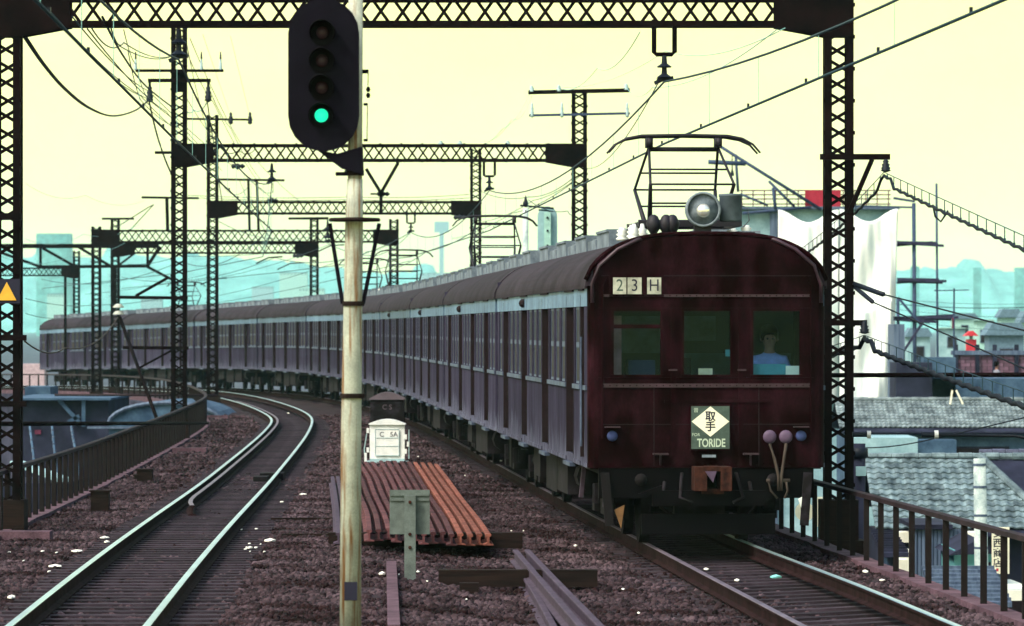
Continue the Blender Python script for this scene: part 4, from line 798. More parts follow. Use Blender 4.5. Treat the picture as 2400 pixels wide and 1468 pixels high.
    for a, b in segs:
        for wa, wb in wins_in(a, b):
            for s_ in (-1, 1):
                o = link('window', wfm, root, (0, (wa + wb) / 2, 0), (0, 0, 0 if s_ > 0 else PI)); link('pane', wpm, o)
    if lead:
        for s_ in (-1, 1):
            o = MB().box(HW - .135, HW - .1, -.28, .28, ZB + .1, ZS).box(HW - .135, HW - .1, -.28, .28, 2.7, 2.98).box(HW - .135, HW - .1, .2, .28, ZS, 2.7).build('crew_door', M['brown'], root, loc=(0, .9, 0)); o.rotation_euler.z = 0 if s_ > 0 else PI
            MB().box(HW - .10, HW + .006, -.012 + .28 * s_, .012 + .28 * s_, ZB + .1, 3.0).build('door_jamb', M['jamb'], o)
            MB().tube([(HW + .04, -.33 * s_, 1.2), (HW + .04, -.33 * s_, 2.5)], .014, 6).build('handrail', M['winframe'], o)
    # roof ventilators
    vm = [MB().box(-.21, .21, 0, 2.05, 0, .215).box(-.23, .23, .05, 2.0, .215, .245).mesh('roof_vent', M['vent']), MB().box(-.20, .20, .1, 1.5, 0, .15).box(-.16, .16, .2, 1.3, .15, .17).mesh('roof_vent', M['vent'])]
    y = .9 if not lead else 4.6
    i = 0
    while y < LC - 2.4:
        for x in (-.58, .58): link('roof_vent', vm[i % 2], root, (x, y, 3.62))
        y += 2.3 if i % 2 == 0 else 1.66; i += 1
    # underfloor
    um = MB()
    for (x0, x1, y0, y1, z0) in ((-1.25, -.6, 5.6, 7.6, .45), (.5, 1.25, 5.9, 8.8, .5), (-1.2, -.5, 8.4, 10.6, .38), (-1.25, -.7, 11.2, 12.6, .5), (.6, 1.2, 10, 13, .45), (-.4, .4, 6, 13, .6)): um.box(x0, x1, y0, y1, z0, ZB - .03)
    um.box(-1.1, 1.1, .3, LC - .2, ZB - .14, ZB - .021); um.tube([(-1.0, 4.9, .7), (-1.0, 5.5, .7)], .18, 10).tube([(-.95, 13.2, .65), (-.95, 14.6, .65)], .2, 12)
    um.build('underfloor_gear', M['under'], root)
    bg = MB(); 
    for s_ in (-1, 1):
        bg.box(min(s_ * .84, s_ * .96), max(s_ * .84, s_ * .96), -1.6, 1.6, .42, .62); bg.box(min(s_ * .8, s_ * 1.0), max(s_ * .8, s_ * 1.0), -.3, .3, .3, .8)
        for yy in (-1.2, 1.2): bg.box(min(s_ * .78, s_ * 1.02), max(s_ * .78, s_ * 1.02), yy - .17, yy + .17, .3, .62); bg.lathe((s_ * .98, yy - .28, .5), [(.07, -.1), (.07, .15)], 8)
    bg.box(-.8, .8, -.25, .25, .5, .75)
    bgm = bg.mesh('bogie', M['under']); wm = MB()
    for s_ in (-1, 1): wm.lathe((s_ * .6, 0, .43), [(.18, -.05 * s_), (.43, -.06), (.43, .06), (.2, .055)], 20, 'X')
    wm.lathe((0, 0, .43), [(.07, -.55), (.07, .55)], 8, 'X'); wmm = wm.mesh('wheelset', M['under'])
    for yb_ in (3.0, LC - 3.2):
        o = link('bogie', bgm, root, (0, yb_, 0)); link('wheel', wmm, o, (0, -1.2, 0)); link('wheel', wmm, o, (0, 1.2, 0))
    for x, y in ((-1.05, 1.3), (-1.1, 4.6)) if lead else (): MB().bar((x, y, ZB - .02), (x - .05, y, .45), .05, .12).build('hanging_bracket', M['lilacrail'], root)
    return root
def add_panto(root, y):
    p = link('pantograph', MB().box(-.62, .62, -.9, -.82, .15, .22).box(-.62, .62, .82, .9, .15, .22).box(-.62, -.55, -.82, .82, .15, .21).box(.55, .62, -.82, .82, .15, .21).lathe((-.2, 0, .2), [(.06, -.35), (.06, .5)], 10, 'X').lathe((.25, -.4, .2), [(.06, -.2), (.06, .2)], 10, 'X').mesh('pantograph', M['panto']), root, (0, y, 3.70))
    hd = MB()
    for dy in (-.16, .16):
        pts_ = [(-.92, dy, 1.12), (-.83, dy, 1.23), (-.70, dy, 1.30), (-.52, dy, 1.335), (0, dy, 1.345), (.52, dy, 1.335), (.70, dy, 1.30), (.83, dy, 1.23), (.92, dy, 1.12)]; hd.tube(pts_, [.012, .014, .02, .022, .022, .022, .02, .014, .012], 8)
    for x in (-.42, .42): hd.box(x - .035, x + .035, -.17, .17, 1.19, 1.32)
    hd.build('collector_head', M['panto'], p, True)
    for sy in (-1, 1):
        up = MB()
        for sx in (-1, 1): up.tube([(sx * .42, 0, 1.2), (sx * .50, sy * 1.15, .68)], .017, 6)
        up.tube([(-.42, sy * .06, 1.17 - sy * .01), (.42, sy * .06, 1.17 - sy * .01)], .02, 6); up.tube([(-.47, sy * .7, .885), (.47, sy * .7, .885)], .014, 6)
        up.build('upper_arm', M['panto'], p, True)
        lo = MB()
        for sx in (-1, 1): lo.tube([(sx * .50, sy * 1.15, .68), (sx * .44, sy * .35, .22)], [.022, .032], 6)
        lo.tube([(-.50, sy * 1.15, .68), (.50, sy * 1.15, .68)], .015, 6); lo.tube([(-.47, sy * .75, .45), (.47, sy * .75, .45)], .014, 6)
        lo.build('lower_arm', M['panto'], p, True)
    for sx in (-.68, .68):
        for yy in (-.8, .8): MB().lathe((sx, yy, 0), [(.07, 0), (.08, .03), (.05, .05), (.08, .08), (.05, .10), (.07, .13), (.04, .15), (.04, .17)], 12).build('roof_insulator', M['white'], p, True)
    return p
# lead carriage ------------------------------------------------
lead = build_car(True); tag(lead, 'brown lead carriage with a driver and a TORIDE destination board', 'train carriage', 'brown carriages of the train'); lead['label'] = 'brown lead carriage with a TORIDE board and a round headlamp'
fx = lambda px: (px - 1657) / 199.; fz = lambda py: CH + (HY - py) / 199.
ff = MB(); xw = 1.28
ff.box(-xw, xw, 0, .06, ZB, 2.02); 
WIN = [(fx(1432), fx(1556)), (fx(1597), fx(1720)), (fx(1760), fx(1883))]; wz0, wz1 = 2.02, 2.84
xs_ = [-xw] + [v for w_ in WIN for v in w_] + [xw]
for k in range(0, 8, 2): ff.box(xs_[k], xs_[k + 1], 0, .06, 2.021, wz1 - .001)
ff.prism([(-xw, wz1), (xw, wz1)] + [(x, roof_z(x) - .012) for x in (1.28, 1.24, 1.18, 1.1, 1.0, .88, .72, .5, .25, 0, -.25, -.5, -.72, -.88, -1.0, -1.1, -1.18, -1.24, -1.28)], 0, .06)
for s_ in (-1, 1):
    for k in range(4):
        a0, a1 = PI / 2 * k / 4, PI / 2 * (k + 1) / 4; r = .12; c0 = s_ * (HW - r)
        A = [(c0 + s_ * r * math.sin(a), r - r * math.cos(a)) for a in (a0, a1)]
        zt0 = 3.34 - .03 * k; ff.add([(A[0][0], A[0][1], ZB), (A[1][0], A[1][1], ZB), (A[1][0], A[1][1], zt0), (A[0][0], A[0][1], zt0), (A[0][0], .13, ZB), (A[1][0], .13, ZB), (A[1][0], .13, zt0), (A[0][0], .13, zt0)], [(0, 1, 2, 3), (7, 6, 5, 4), (3, 2, 6, 7), (4, 5, 1, 0)])
ff.build('front_end', M['front'], lead)
# wooden looking joint lines, belt and gutter strips
MB().box(-1.24, 1.24, -.02, -.001, 1.905, 1.95).box(-1.24, 1.24, -.02, -.001, 2.97, 3.00).build('belt_rail', M['frontlite'], lead)
MB().bar((-.5, -.012, 1.74), (.75, -.012, 1.745), .02, .03).build('belt_rail', M['front'], lead)
for i, (a, b) in enumerate(WIN):
    f_ = MB(); e = .035
    f_.box(a, b, -.012, .05, wz0 + .001, wz0 + e); f_.box(a, b, -.012, .05, wz1 - e, wz1 - .002); f_.box(a, a + e, -.011, .05, wz0 + e + .001, wz1 - e - .001); f_.box(b - e, b, -.011, .05, wz0 + e + .001, wz1 - e - .001)
    if i == 0: f_.box(a + e + .001, b - e - .001, -.014, .05, 2.60, 2.645)
    o = f_.build('window', M['front'], lead); MB().box(a + e, b - e, .03, .034, wz0 + e, wz1 - e).build('pane', M['glass'], o)
for x in (fx(1579), fx(1738)): MB().box(x - .028, x + .028, -.013, -.001, 1.1, 2.83).build('door_post', M['front'], lead)
for x in (fx(1578), fx(1740)): MB().box(x - .05, x + .05, -.03, -.0135, 2.10, 2.12).build('grab_handle', M['frontlite'], lead)
for z_s in (1.47, 3.22): MB().bar((-1.24, -.003, z_s), (1.24, -.003, z_s), .006, .012).build('plate_seam', M['jamb'], lead)
for x in (-.62, .62): MB().bar((x, -.003, .98), (x, -.003, 1.9), .012, .006).build('plate_seam', M['jamb'], lead)
for z_s in (1.927, 2.985, 1.0):
    rv_ = MB()
    for k in range(32): rv_.lathe((-1.22 + k * .0787, -.0205 if z_s > 1.5 else -.001, z_s), [(.009, 0), (.006, -.006)], 6, 'Y')
    o = rv_.build('rivet', M['front'], lead); o['kind'] = 'stuff'
for x in (fx(1412), fx(1902)): MB().tube([(x, -.03, 1.3), (x, -.03, 3.1), (x + (.05 if x < 0 else -.05), -.03, 3.22)], .011, 6).build('handrail', M['front'], lead)
for s_ in (-1, 1): MB().tube([(s_ * 1.35, -.03, 2.9), (s_ * 1.35, -.03, 3.12), (s_ * 1.27, -.03, 3.34), (s_ * 1.05, -.03, 3.53), (s_ * .82, -.02, 3.64), (s_ * .66, .1, 3.69)], .022, 8).build('roof_rail', M['frontlite'], lead, True)
MB().tube([(x, .02, roof_z(x) + .015) for x in [-1.425 + 2.85 * k / 40 for k in range(41)]], .028, 8).build('roof_edge', M['front'], lead, True)
nb = MB().box(fx(1428), fx(1556), -.02, -.001, fz(697), fz(645)).build('number_box', M['front'], lead)
for x0, x1, ch in ((1437, 1468, '2'), (1471, 1504, '3'), (1517, 1550, 'H')):
    o = MB().box(fx(x0), fx(x1), -.028, -.0205, fz(690), fz(651)).build('number_plate', M['plate'], nb); 
    tx = text('digit', ch, .20, M['ink'] if ch != '2' else M['board'], None, ((fx(x0) + fx(x1)) / 2, -.0285, (fz(690) + fz(651)) / 2), depth=.001, sx=.9); tx.parent = nb
db = MB().box(fx(1618), fx(1712), -.05, -.001, fz(1056), fz(948)).build('destination_board', M['front'], lead)
bc = ((fx(1620) + fx(1710)) / 2); MB().box(fx(1620), fx(1710), -.056, -.0505, fz(1052), fz(952)).build('board_face', M['board'], db)
zc_ = fz(988); MB().prism([(bc - .222, zc_), (bc, zc_ - .178), (bc + .222, zc_), (bc, zc_ + .178)], -.060, -.0565).build('diamond', M['boardwhite'], db)
text('lettering', '取', .125, M['ink'], db, (bc, -.0605, zc_ + .055), depth=.001, bold=.003); text('lettering', '手', .125, M['ink'], db, (bc, -.0605, zc_ - .065), depth=.001, bold=.003)
text('lettering', 'TORIDE', .135, M['boardtext'], db, (bc + .01, -.0565, fz(1039)), depth=.001, sx=.70, bold=.003); text('lettering', '普', .06, M['boardtext'], db, (bc - .17, -.0565, fz(962)), depth=.001); text('lettering', 'FOR', .05, M['boardtext'], db, (bc - .17, -.0565, fz(1019)), depth=.001)
MB().box(fx(1646), fx(1678), -.05, -.02, fz(1072), fz(1066)).build('coupling_lever', M['vent'], lead)
for x in (-1, 1):
    o = MB().lathe((x * 1.115 + .0, -.001, fz(1022)), [(.062, 0), (.062, -.05), (.05, -.065), (.02, -.075)], 16, 'Y').build('marker_light', M['cabblue'], lead, True); MB().bar((x * 1.115 - .09, -.06, fz(1001)), (x * 1.115 + .09, -.06, fz(1001)), .12, .012).build('hood', M['frontlite'], o)
for px in (1805, 1843): 
    o = MB().lathe((fx(px), -.02, fz(1024)), [(.07, .02), (.08, -.01), (.072, -.025), (.03, -.035)], 16, 'Y').build('jumper_socket', M['lilac'], lead, True)
    xx = fx(px); x2 = fx(1824 if px < 1820 else 1831); MB().tube([(xx, -.06, fz(1040)), (xx + (x2 - xx) * .5, -.1, fz(1075)), (x2, -.11, fz(1115)), (x2, -.1, fz(1150))], .018, 8).build('jumper_cable', M['rope'], o, True)
MB().tube([(fx(1800), -.08, fz(1126)), (fx(1806), -.1, fz(1150)), (fx(1822), -.1, fz(1168))], .014, 6).tube([(fx(1842), -.08, fz(1126)), (fx(1846), -.1, fz(1150)), (fx(1838), -.1, fz(1168))], .014, 6).bar((fx(1796), -.08, fz(1126)), (fx(1852), -.08, fz(1126)), .03, .04).build('air_hose', M['rope'], lead, True)
cp = MB().box(fx(1622), fx(1650), -.42, .3, .70, .98).box(fx(1682), fx(1708), -.42, .3, .70, .98).box(fx(1650), fx(1682), -.42, .2, .93, .985).box(fx(1640), fx(1692), -.3, .3, .66, .72).build('coupler', M['coupler'], lead)
MB().prism([(fx(1645), .93), (fx(1664), .80), (fx(1672), .93)], -.43, -.35).build('knuckle', M['lilac'], cp)
for px in (1548, 1760): MB().box(fx(px) - .09, fx(px) + .09, -.13, -.001, fz(1066), fz(1062)).bar((fx(px), -.06, fz(1066)), (fx(px), -.02, fz(1090)), .02, .05).build('foot_step', M['frontlite'], lead)
MB().box(-1.27, 1.27, .02, .1, .60, ZB - .003).build('headstock', M['hood'], lead)
MB().box(-.66, .68, -.24, -.14, .52, .70).prism([(-.82, .66), (-.55, .66), (-.55, .76)], -.26, -.12).build('life_guard', M['hood'], lead)
MB().box(-.78, .80, -.12, -.06, .18, .42).build('rail_guard', M['hood'], lead)
for s_ in (-1, 1): MB().bar((s_ * 1.2, 0, .9), (s_ * 1.15, -.05, .28), .1, .06).build('step_iron', M['under'], lead)
for px, py in ((1452, 1195), (1884, 1170)): MB().prism([(fx(px) - .06, fz(py)), (fx(px) + .02, fz(py) - .22), (fx(px) + .06, fz(py) + .06)], -.03, .0).build('brake_hose_bag', M['bagtan'] if px < 1600 else M['sheet'], lead)
MB().box(-.35, .25, .3, .5, .35, .75).build('brake_gear', M['under'], lead)
for pt_ in ([(-.5, -.05, .8), (-.55, -.12, .5), (-.4, -.1, .38)], [(.5, -.05, .8), (.55, -.12, .5), (.42, -.1, .38)], [(-.3, -.1, .9), (-.34, -.3, .62), (-.2, -.34, .56)], [(.34, -.1, .9), (.4, -.3, .62), (.28, -.34, .56)]): MB().tube(pt_, .021, 6).build('brake_hose', M['under'], lead, True)
for s_ in (-1, 1): MB().lathe((s_ * .78, -.02, .82), [(.07, 0), (.075, -.05), (.03, -.09)], 12, 'Y').build('hose_cock', M['under'], lead, True)
# headlamp, drum, roof gear
hl = MB().lathe((fx(1655), .35, fz(490)), [(.05, .34), (.17, .30), (.205, .1), (.21, -.08), (.185, -.09), (.18, -.05)], 28, 'Y').build('headlamp', M['headlamp'], lead, True)
MB().lathe((fx(1655), .29, fz(490)), [(.178, .0), (.13, .05), (.06, .1), (.03, .11)], 24, 'Y').build('reflector', M['headlamp'], hl, True); MB().lathe((fx(1655), .26, fz(493)), [(.085, .04), (.08, 0), (.05, -.02), (.01, -.028)], 20, 'Y').build('lens', M['lens'], hl, True)
MB().bar((fx(1655), .4, 3.66), (fx(1655), .4, 3.9), .2, .15).build('lamp_bracket', M['panto'], hl)
MB().lathe((fx(1725), .55, fz(517)), [(.13, 0), (.135, .02), (.135, .29), (.145, .3), (.14, .325), (.06, .33)], 20).build('roof_drum', M['drum'], lead, True)
for px in (1500, 1520): MB().lathe((fx(px) + .04, 1.3, 3.66), [(.06, 0), (.07, .04), (.045, .055), (.07, .08), (.045, .10), (.06, .125), (.03, .15), (.02, .2)], 14).build('roof_insulator', M['white'], lead, True)
for px in (1548, 1578, 1593): MB().lathe((fx(px), .9, 3.72), [(.03, 0), (.07, .06), (.09, .14), (.05, .22), (.02, .24)], 12).build('roof_fuse', M['panto'], lead, True)
MB().box(fx(1745), fx(1795), .5, 1.4, 3.60, 3.76).build('roof_vent', M['vent'], lead); MB().box(-.5, .6, .25, 1.6, 3.68, 3.74).build('roof_walk', M['under'], lead)
MB().tube([(fx(1750), .5, fz(480)), (fx(1765), .5, fz(485)), (fx(1768), .5, fz(515)), (fx(1755), .5, fz(530))], .008, 6).build('roof_conduit', M['pantogrey'], lead, True)
# cab interior
MB().box(-1.24, 1.24, 1.75, 1.8, ZB + .1, 3.05).build('cab_partition', M['cabwall'], lead); MB().box(-1.24, 1.24, .14, 1.75, 3.0, 3.05).build('cab_ceiling', M['cabdark'], lead)
MB().box(-.34, 1.2, 1.72, 1.745, ZB + .1, 2.30).build('cab_panel', M['cabpanel'], lead); MB().box(-1.2, -.36, 1.71, 1.745, 2.3, 2.75).build('cab_panel', M['cabwin'], lead); MB().box(-.25, .28, 1.71, 1.7445, 2.45, 2.75).build('cab_panel', M['cabwin'], lead); MB().box(fx(1488), fx(1552), .9, 1.3, 1.4, 2.22).build('cab_seat', M['cabblue'], lead); MB().box(fx(1436), fx(1462), .3, .9, 1.4, 2.75).build('cab_curtain', M['cabpink'], lead); MB().box(fx(1600), fx(1638), .9, 1.2, 1.4, 2.25).build('cab_cabinet', M['cabdark'], lead)
MB().box(fx(1764), fx(1848), .12, .42, 1.5, fz(854)).build('driver_desk', M['teal'], lead); MB().box(fx(1846), fx(1882), .10, .115, fz(882), fz(858)).build('notice_card', M['boardwhite'], lead); MB().box(fx(1640), fx(1673), .10, .115, fz(882), fz(864)).build('notice_card', M['card'], lead)
MB().box(fx(1706), fx(1718), .2, .25, fz(836), fz(820)).build('gauge', M['teal'], lead)
add_panto(lead, 2.9).scale = (1.02, 1, .955)
# the other cars
mid = build_car(False)
cars = [lead]
LBL = ['second brown carriage, coupled behind the lead carriage', 'third brown carriage, the next one bearing a raised pantograph', 'fourth brown carriage, behind the white relay box', 'fifth brown carriage, with a pantograph beside the third gantry column', 'sixth brown carriage, partly behind the signal post', 'seventh brown carriage, with a pale gutter line before the guard rail bend', 'eighth brown carriage, seen through the third gantry column', 'ninth brown carriage, seen through the second gantry column', 'last brown carriage, rounded rear end at the far end of the curve']
for i in range(9): cars.append(mid if i == 0 else copy_tree(mid))
for i, c in enumerate(cars):
    a_, _ = track_at(i * 20.0); b_, _ = track_at(i * 20.0 + 19.5); d = b_ - a_
    c.location = a_ + Vector((0, 0, 0)); c.rotation_euler = (math.asin(d.z / d.length), 0, math.atan2(-d.x, d.y))
    if i: tag(c, LBL[i - 1], 'train carriage', 'brown carriages of the train')
for i, y in ((2, 7.0), (4, 11.5), (5, 9.5), (8, 9.5)): add_panto(cars[i], y)
for i in (0, 1, 2, 3):
    for y in (12.4,): MB().lathe((-HW - .02, y, 2.96), [(.02, .08), (.055, .05), (.065, -.02), (.03, -.05)], 10, 'Y').build('side_lamp', M['jamb'], cars[i], True)
tail = cars[9]
for s_ in (-1, 1): MB().tube([(s_ * 1.3, LC + .03, 1.2), (s_ * 1.3, LC + .03, 3.0)], .02, 6).build('handrail', M['jamb'], tail)
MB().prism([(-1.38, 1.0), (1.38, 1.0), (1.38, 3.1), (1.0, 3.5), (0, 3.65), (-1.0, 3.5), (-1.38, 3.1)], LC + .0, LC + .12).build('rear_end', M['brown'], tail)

# ------------------------------------------------------------------ people
def person(label, loc, rz, cols, seated=False, sc=1.0):
    V = [((0, 0, .95), .13), ((0, .0, 1.15), .125), ((0, -.01, 1.36), .14), ((0, .0, 1.47), .075), ((0, .0, 1.53), .055), ((0, -.01, 1.62), .088), ((0, 0, 1.71), .085)]
    E_ = [(0, 1), (1, 2), (2, 3), (3, 4), (4, 5), (5, 6)]
    for s_ in (-1, 1):
        b = len(V); hand = (s_ * .22, -.38, 1.05) if seated else (s_ * .26, -.06, .80)
        V += [((s_ * .18, 0, 1.40), .062), ((s_ * .25, -.05, 1.15), .048), (hand, .034), ((hand[0] * .95, hand[1] - .06, hand[2] - .06), .03)]; E_ += [(2, b), (b, b + 1), (b + 1, b + 2), (b + 2, b + 3)]
        b = len(V)
        if seated: V += [((s_ * .1, -.05, .90), .09), ((s_ * .12, -.42, .92), .07), ((s_ * .12, -.44, .50), .05), ((s_ * .12, -.54, .46), .035)]
        else: V += [((s_ * .1, 0, .86), .09), ((s_ * .11, -.02, .48), .062), ((s_ * .11, 0, .08), .042), ((s_ * .11, -.12, .04), .035)]
        E_ += [(0, b), (b, b + 1), (b + 1, b + 2), (b + 2, b + 3)]
    me = bpy.data.meshes.new('body'); me.from_pydata([v for v, r in V], E_, []); o = bpy.data.objects.new('body', me); COL.objects.link(o)
    sk = o.modifiers.new('s', 'SKIN'); 
    for i, (v, r) in enumerate(V): me.skin_vertices[0].data[i].radius = (r, r)
    me.skin_vertices[0].data[0].use_root = True
    ssf = o.modifiers.new('d', 'SUBSURF'); ssf.levels = 2; ssf.render_levels = 2; bpy.context.view_layer.update()
    bm_ = bpy.data.meshes.new_from_object(o.evaluated_get(bpy.context.evaluated_depsgraph_get())); bpy.data.objects.remove(o)
    bm_.materials.clear()
    for m in (M['skin'], cols[0], cols[1]): bm_.materials.append(m)
    for p in bm_.polygons:
        c = p.center; p.material_index = 0 if c.z > 1.48 else (2 if c.z < .97 else 1); p.use_smooth = True
        if math.hypot(c.x, 0) > .2 and c.z < 1.1: p.material_index = 0
    root = thing('person', label, 'person', loc, rz); root.scale = (sc,) * 3; link('body', bm_, root)
    hr = MB(); n = 14
    hr.lathe((0, .012, 1.66), [(.100, -.04), (.108, .0), (.112, .05), (.10, .105), (.065, .145), (.01, .16)], n); hv = hr.build('hair', M['hair'], root, True)
    for v in hv.data.vertices:
        if v.co.y < -.04 and v.co.z < 1.68: v.co.y *= .55; v.co.z += .05
    MB().lathe((0, -.10, 1.625), [(.018, -.02), (.014, .01), (.006, .03)], 8).build('nose', M['skin'], root, True)
    for s_ in (-1, 1): MB().lathe((s_ * .033, -.088, 1.648), [(.011, .01), (.012, -.004), (.004, -.008)], 8, 'Y').build('eye', M['ink'], root, True); MB().lathe((s_ * .09, .0, 1.635), [(.012, -.02), (.02, 0), (.012, .025)], 8).build('ear', M['skin'], root, True)
    MB().box(-.022, .022, -.096, -.088, 1.578, 1.586).build('mouth', M['cabpink'], root)
    return root
lc = lead.matrix_basis
person('train driver in a blue shirt seated behind the cab window', track_at(0)[0] + Vector((fx(1812) + .0, .72, .83)), .058, (M['shirt'], M['cabdark']), True)

# ------------------------------------------------------------------ houses and the town
def tile_mesh(m, w_=.2, l_=.32, wv=1):
    mb = MB(); pr = []
    for k in range(5 * wv + 1):
        u = k / (5 * wv); pr.append((w_ * (u - .5) * 1.03, .017 * math.sin(u * 2 * PI * wv)))
    secs = []
    for yy, dz in ((0, .0), (l_, .03)): secs.append([(x, yy, z - dz * 0 + .012) for x, z in pr] + [(x, yy, z - .022) for x, z in pr[::-1]])
    mb.sweep(secs); return mb.mesh('tile', m)
TM = {'oldtile': tile_mesh(M['oldtile']), 'bluetile': tile_mesh(M['bluetile']), 'paletile': tile_mesh(M['paletile'], .34, .32, 2)}
def tiled_roof(root, x0, x1, yr, zr, run, slope, mkey, back=2.5, hip=None, row=.27, limit=300):
    a = math.atan(slope); xs0, xs1 = x0, x1
    base = MB().add([(x0, yr, zr - .03), (x1, yr, zr - .03), (x1, yr - run, zr - run * slope - .03), (x0, yr - run, zr - run * slope - .03), (x1, yr + back, zr - back * slope), (x0, yr + back, zr - back * slope)], [(0, 3, 2, 1), (0, 1, 4, 5)])
    base.add([(x0, yr - run, zr - run * slope - .03), (x1, yr - run, zr - run * slope - .03), (x1, yr - run, zr - run * slope - .14), (x0, yr - run, zr - run * slope - .14)], [(0, 3, 2, 1)])
    rf = base.build('roof', M['darkwall'], root)
    nrow = int(run / math.cos(a) / row); ncol = int((x1 - x0) / (.335 if mkey == 'paletile' else .197)); n_ = 0
    for r in range(nrow):
        for c in range(ncol):
            if n_ >= limit: break
            x = x0 + (c + .5) * (x1 - x0) / ncol; d = (r + 1) * row * math.cos(a)
            if hip and x > hip(d): continue
            z = zr - d * slope + .035 + random.uniform(-.006, .006)
            link('tile', TM[mkey], rf, (x, yr - d, z), (a - .11 + random.uniform(-.02, .02), 0, random.uniform(-.02, .02))); n_ += 1
    rd = MB(); 
    for k in range(int((x1 - x0) / .3)): rd.tube([(x0 + k * .3, yr, zr + .05), (x0 + k * .3 + .29, yr, zr + .05)], .085 if k % 2 else .075, 8)
    rd.build('ridge_tile', M[mkey], root)
    if hip: MB().tube([(hip(d_), yr - d_, zr - d_ * slope + .06) for d_ in (0, run * .5, run)], .09, 8).build('hip_ridge', M[mkey], root)
def house(label, x0, x1, yr, zr, run, slope, mkey, wall, back=2.5, hip=None, wins=(), group=None):
    root = thing('house', label, 'house', (0, 0, 0), 0, group); tiled_roof(root, x0, x1, yr, zr, run, slope, mkey, back, hip)
    ze = zr - run * slope - .1; wl = MB().box(x0 + .25, x1 - .25, yr - run + .45, yr + back - .4, -6.5, ze); wl.build('wall', M[wall], root)
    MB().prism([(x0 + .25, ze), (x1 - .25, ze), (x1 - .25, ze + .0001)], yr, yr + .01) 
    for (wx0, wx1, wz0_, wz1_, wm) in wins:
        o = MB().box(wx0, wx1, yr - run + .36, yr - run + .449, wz0_, wz1_).build('window', M['darkwall'], root); MB().box(wx0 + .06, wx1 - .06, yr - run + .345, yr - run + .359, wz0_ + .06, wz1_ - .06).build('pane', M[wm], o)
    gu = MB().tube([(x0, yr - run - .08, zr - run * slope - .09), (x1, yr - run - .08, zr - run * slope - .09)], .06, 8).build('gutter', M['darkwall'], root)
    return root
# near house: grey wavy tiles behind the right hand fence
yr, zr = 105., -.30; X = lambda px, y: (px - 1200) * y / F
rr = 3.3; house('near grey tiled house whose wavy tiles show above the railing', X(2026, yr), X(2296, yr) + 1.35, yr, zr, rr, .45, 'oldtile', 'darkwall', 2.6, hip=lambda d: X(2296, yr) + d * .42)
house('violet tiled house behind the concrete pole', X(2300, 107), X(2300, 107) + 3.2, 107.5, -.28, 3.4, .42, 'bluetile', 'bluewall')
yr2, zr2 = 166., .05
house('long pale tiled house below the white sheeted building', X(1996, yr2) - .6, X(2440, yr2) + .3, yr2, zr2, 2.75, .13 + .22, 'paletile', 'bluewall', 3, wins=[(X(2240, 163), X(2370, 163), -1.95, -1.5, 'sideglass'), (X(2090, 163), X(2150, 163), -2.1, -1.5, 'wallpale'), (X(2375, 163), X(2430, 163), -2.05, -1.85, 'wallpale')])
wl = MB().box(X(2000, 158), X(2148, 158), 157.5, 161.5, -6.5, -1.05 + .0).build('lean_to', M['wallpale']); tag(wl, 'pale blue boarded lean to under the long tiled roof', 'shed')
wl = MB().box(X(2150, 160), X(2245, 160), 160.5, 162, -6.5, -1.2).build('wall_bay', M['bluewall']); tag(wl, 'blue grey bay of wall between lean to and dark window', 'wall')
lf = thing('roof_ladder', 'thin pale A shaped ladder standing on the long tiled roof', 'ladder'); MB().bar(P(2227, 948, 165), P(2232, 915, 165), .06, .06).build('leg', M['boardwhite'], lf); MB().bar(P(2257, 948, 165), P(2241, 915, 165), .06, .06).build('leg', M['boardwhite'], lf)
# corrugated shed, teal hut, low roofs and the shop sign
YC = 88
sh = thing('tin_shed', 'blue grey corrugated shed seen between the fence posts', 'shed'); c = MB()
for k in range(13): xx = X(2142, YC) + k * .075; c.box(xx, xx + .05, YC - .03, YC, -6.5, P(0, 1240, YC).z); c.box(xx + .05, xx + .075, YC, YC + .02, -6.5, P(0, 1240, YC).z - .01)
c.build('wall', M['tin'], sh); MB().box(X(2138, YC), X(2232, YC), YC - .12, YC + 3, P(0, 1240, YC).z, P(0, 1236, YC).z + .05).build('roof', M['darkwall'], sh)
YT = 84
th = thing('hut', 'teal walled hut with a dark pitched roof beside the pole', 'hut'); MB().box(X(2236, YT), X(2332, YT), YT, YT + 2.5, -6.5, P(0, 1290, YT).z).build('wall', M['tealwall'], th); MB().prism([(X(2222, YT), P(0, 1300, YT).z), (X(2345, YT), P(0, 1296, YT).z), (X(2290, YT), P(0, 1262, YT).z)], YT - .25, YT + 2.8).build('roof', M['darkwall'], th)
MB().box(X(2314, YT), X(2322, YT), YT - .03, YT - .002, P(0, 1332, YT).z, P(0, 1318, YT).z).build('window', M['ink'], th)
def lowroof(label, x0, x1, y0, y1, yd, m):
    root = thing('low_roof_house', label, 'house'); a0, a1 = P(x0, y0, yd), P(x1, y1, yd - 3)
    MB().add([(a0.x, yd, a0.z), (a1.x, yd, a0.z), (a1.x, yd - 3, a1.z), (a0.x, yd - 3, a1.z), (a0.x, yd, a0.z - .08), (a1.x, yd, a0.z - .08), (a1.x, yd - 3, a1.z - .08), (a0.x, yd - 3, a1.z - .08)], [(0, 3, 2, 1), (4, 5, 6, 7), (3, 7, 6, 2), (0, 4, 7, 3), (1, 2, 6, 5)]).build('roof', M[m], root)
    for k in range(9): zz = a0.z + (a1.z - a0.z) * (k + .5) / 9; MB().bar((a0.x, yd - 3 * (k + .5) / 9, zz + .02), (a1.x, yd - 3 * (k + .5) / 9, zz + .02), .07, .05).build('roof_batten', M[m], root)
    MB().box(a0.x + .2, a1.x - .2, yd - 2.7, yd + .3, -6.5, min(a0.z, a1.z) - .09).build('wall', M['bluewall'], root)
lowroof('low blue grey battened roof behind the fence below the hut', 2160, 2372, 1328, 1412, 80, 'tin')
